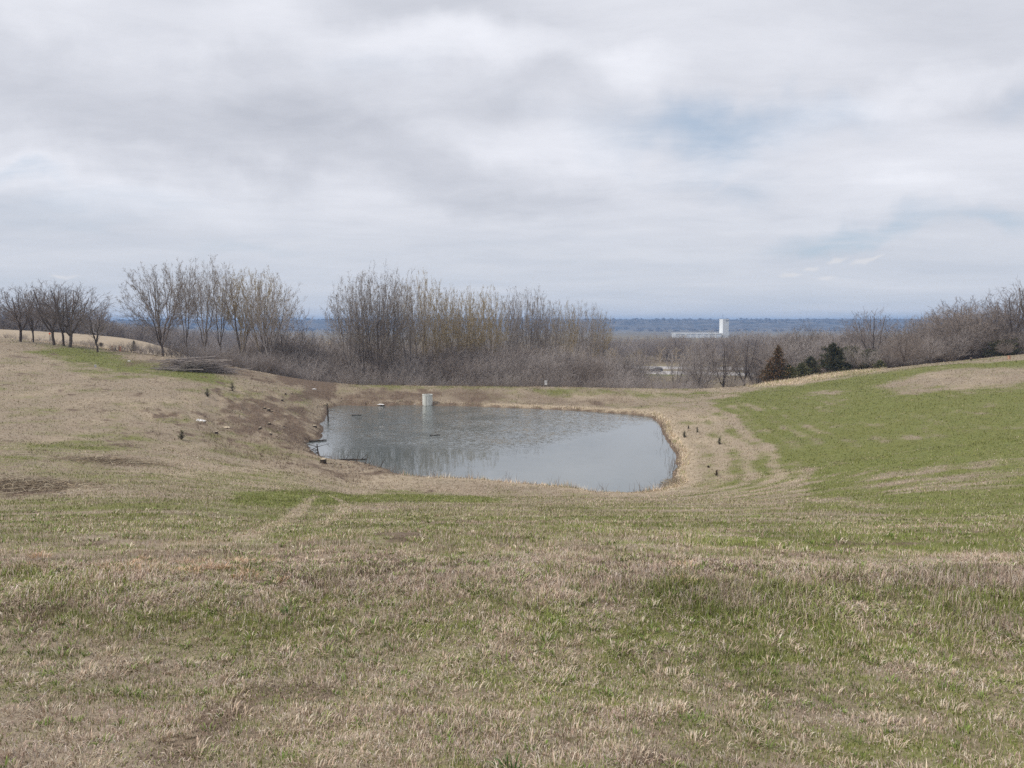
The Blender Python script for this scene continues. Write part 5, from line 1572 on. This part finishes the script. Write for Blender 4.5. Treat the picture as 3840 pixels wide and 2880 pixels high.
weedheap('weed_heap', 'tangle of dead stalks at the near right corner of the pond', 1445, 1052, 1.0, 1.6, .5, 900, 3, WP)
# bare stalks standing in the water by the right shore
def stalks(name, label, pts, n, h0, h1, seed, spread):
    R = np.random.RandomState(seed); S = []
    for i in range(n):
        u, v = pts[R.randint(len(pts))]; q = w3((u + R.randn() * spread) / 2.16, (v + R.randn() * spread * .5) / 2.16, 0.0)
        z0 = max(hz(q.x, q.y), -.3); h = R.uniform(h0, h1); a = R.randn() * .25
        m_ = (q.x + a * h * .5, q.y, z0 + h * .55); e_ = (q.x + a * h * 1.2 + R.randn() * .05, q.y, z0 + h)
        S.append((q.x, q.y, z0, .012, *m_, .009)); S.append((*m_, .009, *e_, .004))
    v_, f_ = tubes(S, 3); o = mk(name, v_, f_, M_TWIGR); return tag(o, label, 'reeds', kind='stuff')
stalks('dead_reeds', 'thin dead stalks standing along the right and near shore of the pond', [(1432, 950), (1438, 975), (1448, 1000), (1452, 1020), (1440, 1040), (1420, 1055), (1380, 1063), (1300, 1060), (1200, 1050), (1100, 1042), (1455, 1010), (1425, 935)], 150, .25, .9, 5, 9)
stalks('left_reeds', 'thin dead stalks along the left corner of the pond', [(700, 985), (720, 1000), (800, 1020), (850, 1028), (940, 1036), (1020, 1040)], 90, .2, .7, 6, 12)

# ------------------------------------------------------------------ stakes, posts and signs
M_ORG = plain('stake_orange', (.62, .16, .07)); M_BLK = plain('post_black', (.03, .03, .03)); M_WHT = plain('post_white', (.72, .72, .72))
def pxm(p): return p.y / F / 3.75            # metres per source pixel there
def stake(u, v, hp, label, mat=M_ORG, w=2.4, cap=None, name='survey_stake', cat='stake', group='orange stakes on the left hill'):
    p = at(u / 3.75, v / 3.75); s = pxm(p); h = hp * s; ww = w * s
    e = empty(name, p, .3)
    v_, f_ = box_vf(0, 0, h / 2 - .1, ww, ww * .5, h + .2); mk('post', v_, f_, mat, e)
    v_, f_ = box_vf(0, 0, h + .015, ww * 1.25, ww * .75, .06); mk('cap', v_, f_, cap or mat, e)
    return tag(e, label, cat, group)
stake(421, 1313, 16, 'leftmost thin orange stake on the left hill')
stake(448, 1316, 18, 'middle thin orange stake, left of a touching pair', w=3)
stake(453, 1317, 16, 'rightmost thin orange stake of the pair on the left hill', w=3.2)
stake(433, 1314, 10, 'short black post between the orange stakes', M_BLK, 4, name='marker_post', cat='post', group=None)
stake(526, 1318, 9, 'small dark post right of the lone young evergreen', M_BLK, 2.4, name='marker_post', cat='post', group=None)
stake(358, 1378, 9, 'short grey pipe with white cap on the open left slope', plain('pipe_grey', (.5, .5, .55)), 6, M_WHT, 'capped_pipe', 'pipe', None)
def sign(u, vb, hp, label, col, wd=7):
    p = at(u / 3.75, vb / 3.75); s = pxm(p); h = hp * s
    e = empty('marker_sign', p)
    v_, f_ = box_vf(0, 0, h / 2 - .1, 1.6 * s, 1.4 * s, h + .2); mk('post', v_, f_, M_BLK, e)
    n = 16; t = np.linspace(0, 2 * math.pi, n, endpoint=False); r = wd / 2 * s
    V = np.concatenate([[[math.cos(a) * r, y, h + r * .6 + math.sin(a) * r] for a in t] for y in (-.06, -.03)])
    Fs = [np.array([[i, (i + 1) % n, n + (i + 1) % n, n + i] for i in range(n)]), np.array([list(range(n))]), np.array([list(range(2 * n - 1, n - 1, -1))])]
    mk('sign_plate', V, Fs, plain('sign_orange', col), e)
    return tag(e, label, 'sign')
sign(188, 1277, 24, 'round red orange marker on a dark post beside the leaning forked tree', (.55, .12, .06))
p_ = at(1972 / 2.16, 777 / 2.16)
p_ = at(3641 / 3.75, 1352 / 3.75)
stake(3641, 1352, 9, 'small dark post with pale top on the right hill crest', M_BLK, 4.5, plain('cap_pale', (.75, .55, .45)), 'marker_post', 'post', None)
stake(3784, 1347, 12, 'faded orange post on the right hill crest beneath the tall trees', plain('post_faded', (.55, .33, .22)), 9, None, 'marker_post', 'post', None)
def birdhouse(u, D, v):
    p = spot(u, D); _, t = ray(u, v); h = CAMZ - t * D - p.z
    e = empty('nest_box', p)
    v_, f_ = box_vf(0, 0, h / 2, .07, .07, h); mk('pole', v_, f_, M_BLK, e)
    v_, f_ = box_vf(0, 0, h, .36, .3, .55); mk('box', v_, f_, M_WHT, e)
    v_, f_ = box_vf(0, 0, h + .31, .46, .42, .05); mk('roof', v_, f_, M_WHT, e)
    v_, f_ = box_vf(0, -.16, h + .08, .1, .03, .1); mk('entrance', v_, f_, M_BLK, e)
    tag(e, 'small white nest box on a pole behind the middle of the dam', 'nest box')
birdhouse(546, 119, 383)

# ------------------------------------------------------------------ haze
def haze():
    v, f = box_vf(0, 0, 0, 13000, 13000, 1)
    v[:, 2] = np.where(v[:, 2] < 0, -24, 42)
    o = mk('haze', v, f, None)
    m = bpy.data.materials.new('haze'); m.use_nodes = True; t = m.node_tree; t.nodes.clear(); g = NG(t)
    out = g.n('ShaderNodeOutputMaterial'); vp = g.n('ShaderNodeVolumePrincipled')
    vp.inputs['Color'].default_value = (.36, .60, 1.0, 1)
    vp.inputs['Density'].default_value = 2.2e-4
    vp.inputs['Anisotropy'].default_value = 0.0
    g.lk(vp.outputs[0], out.inputs['Volume'])
    o.data.materials.append(m)
    tag(o, kind='stuff')
haze()
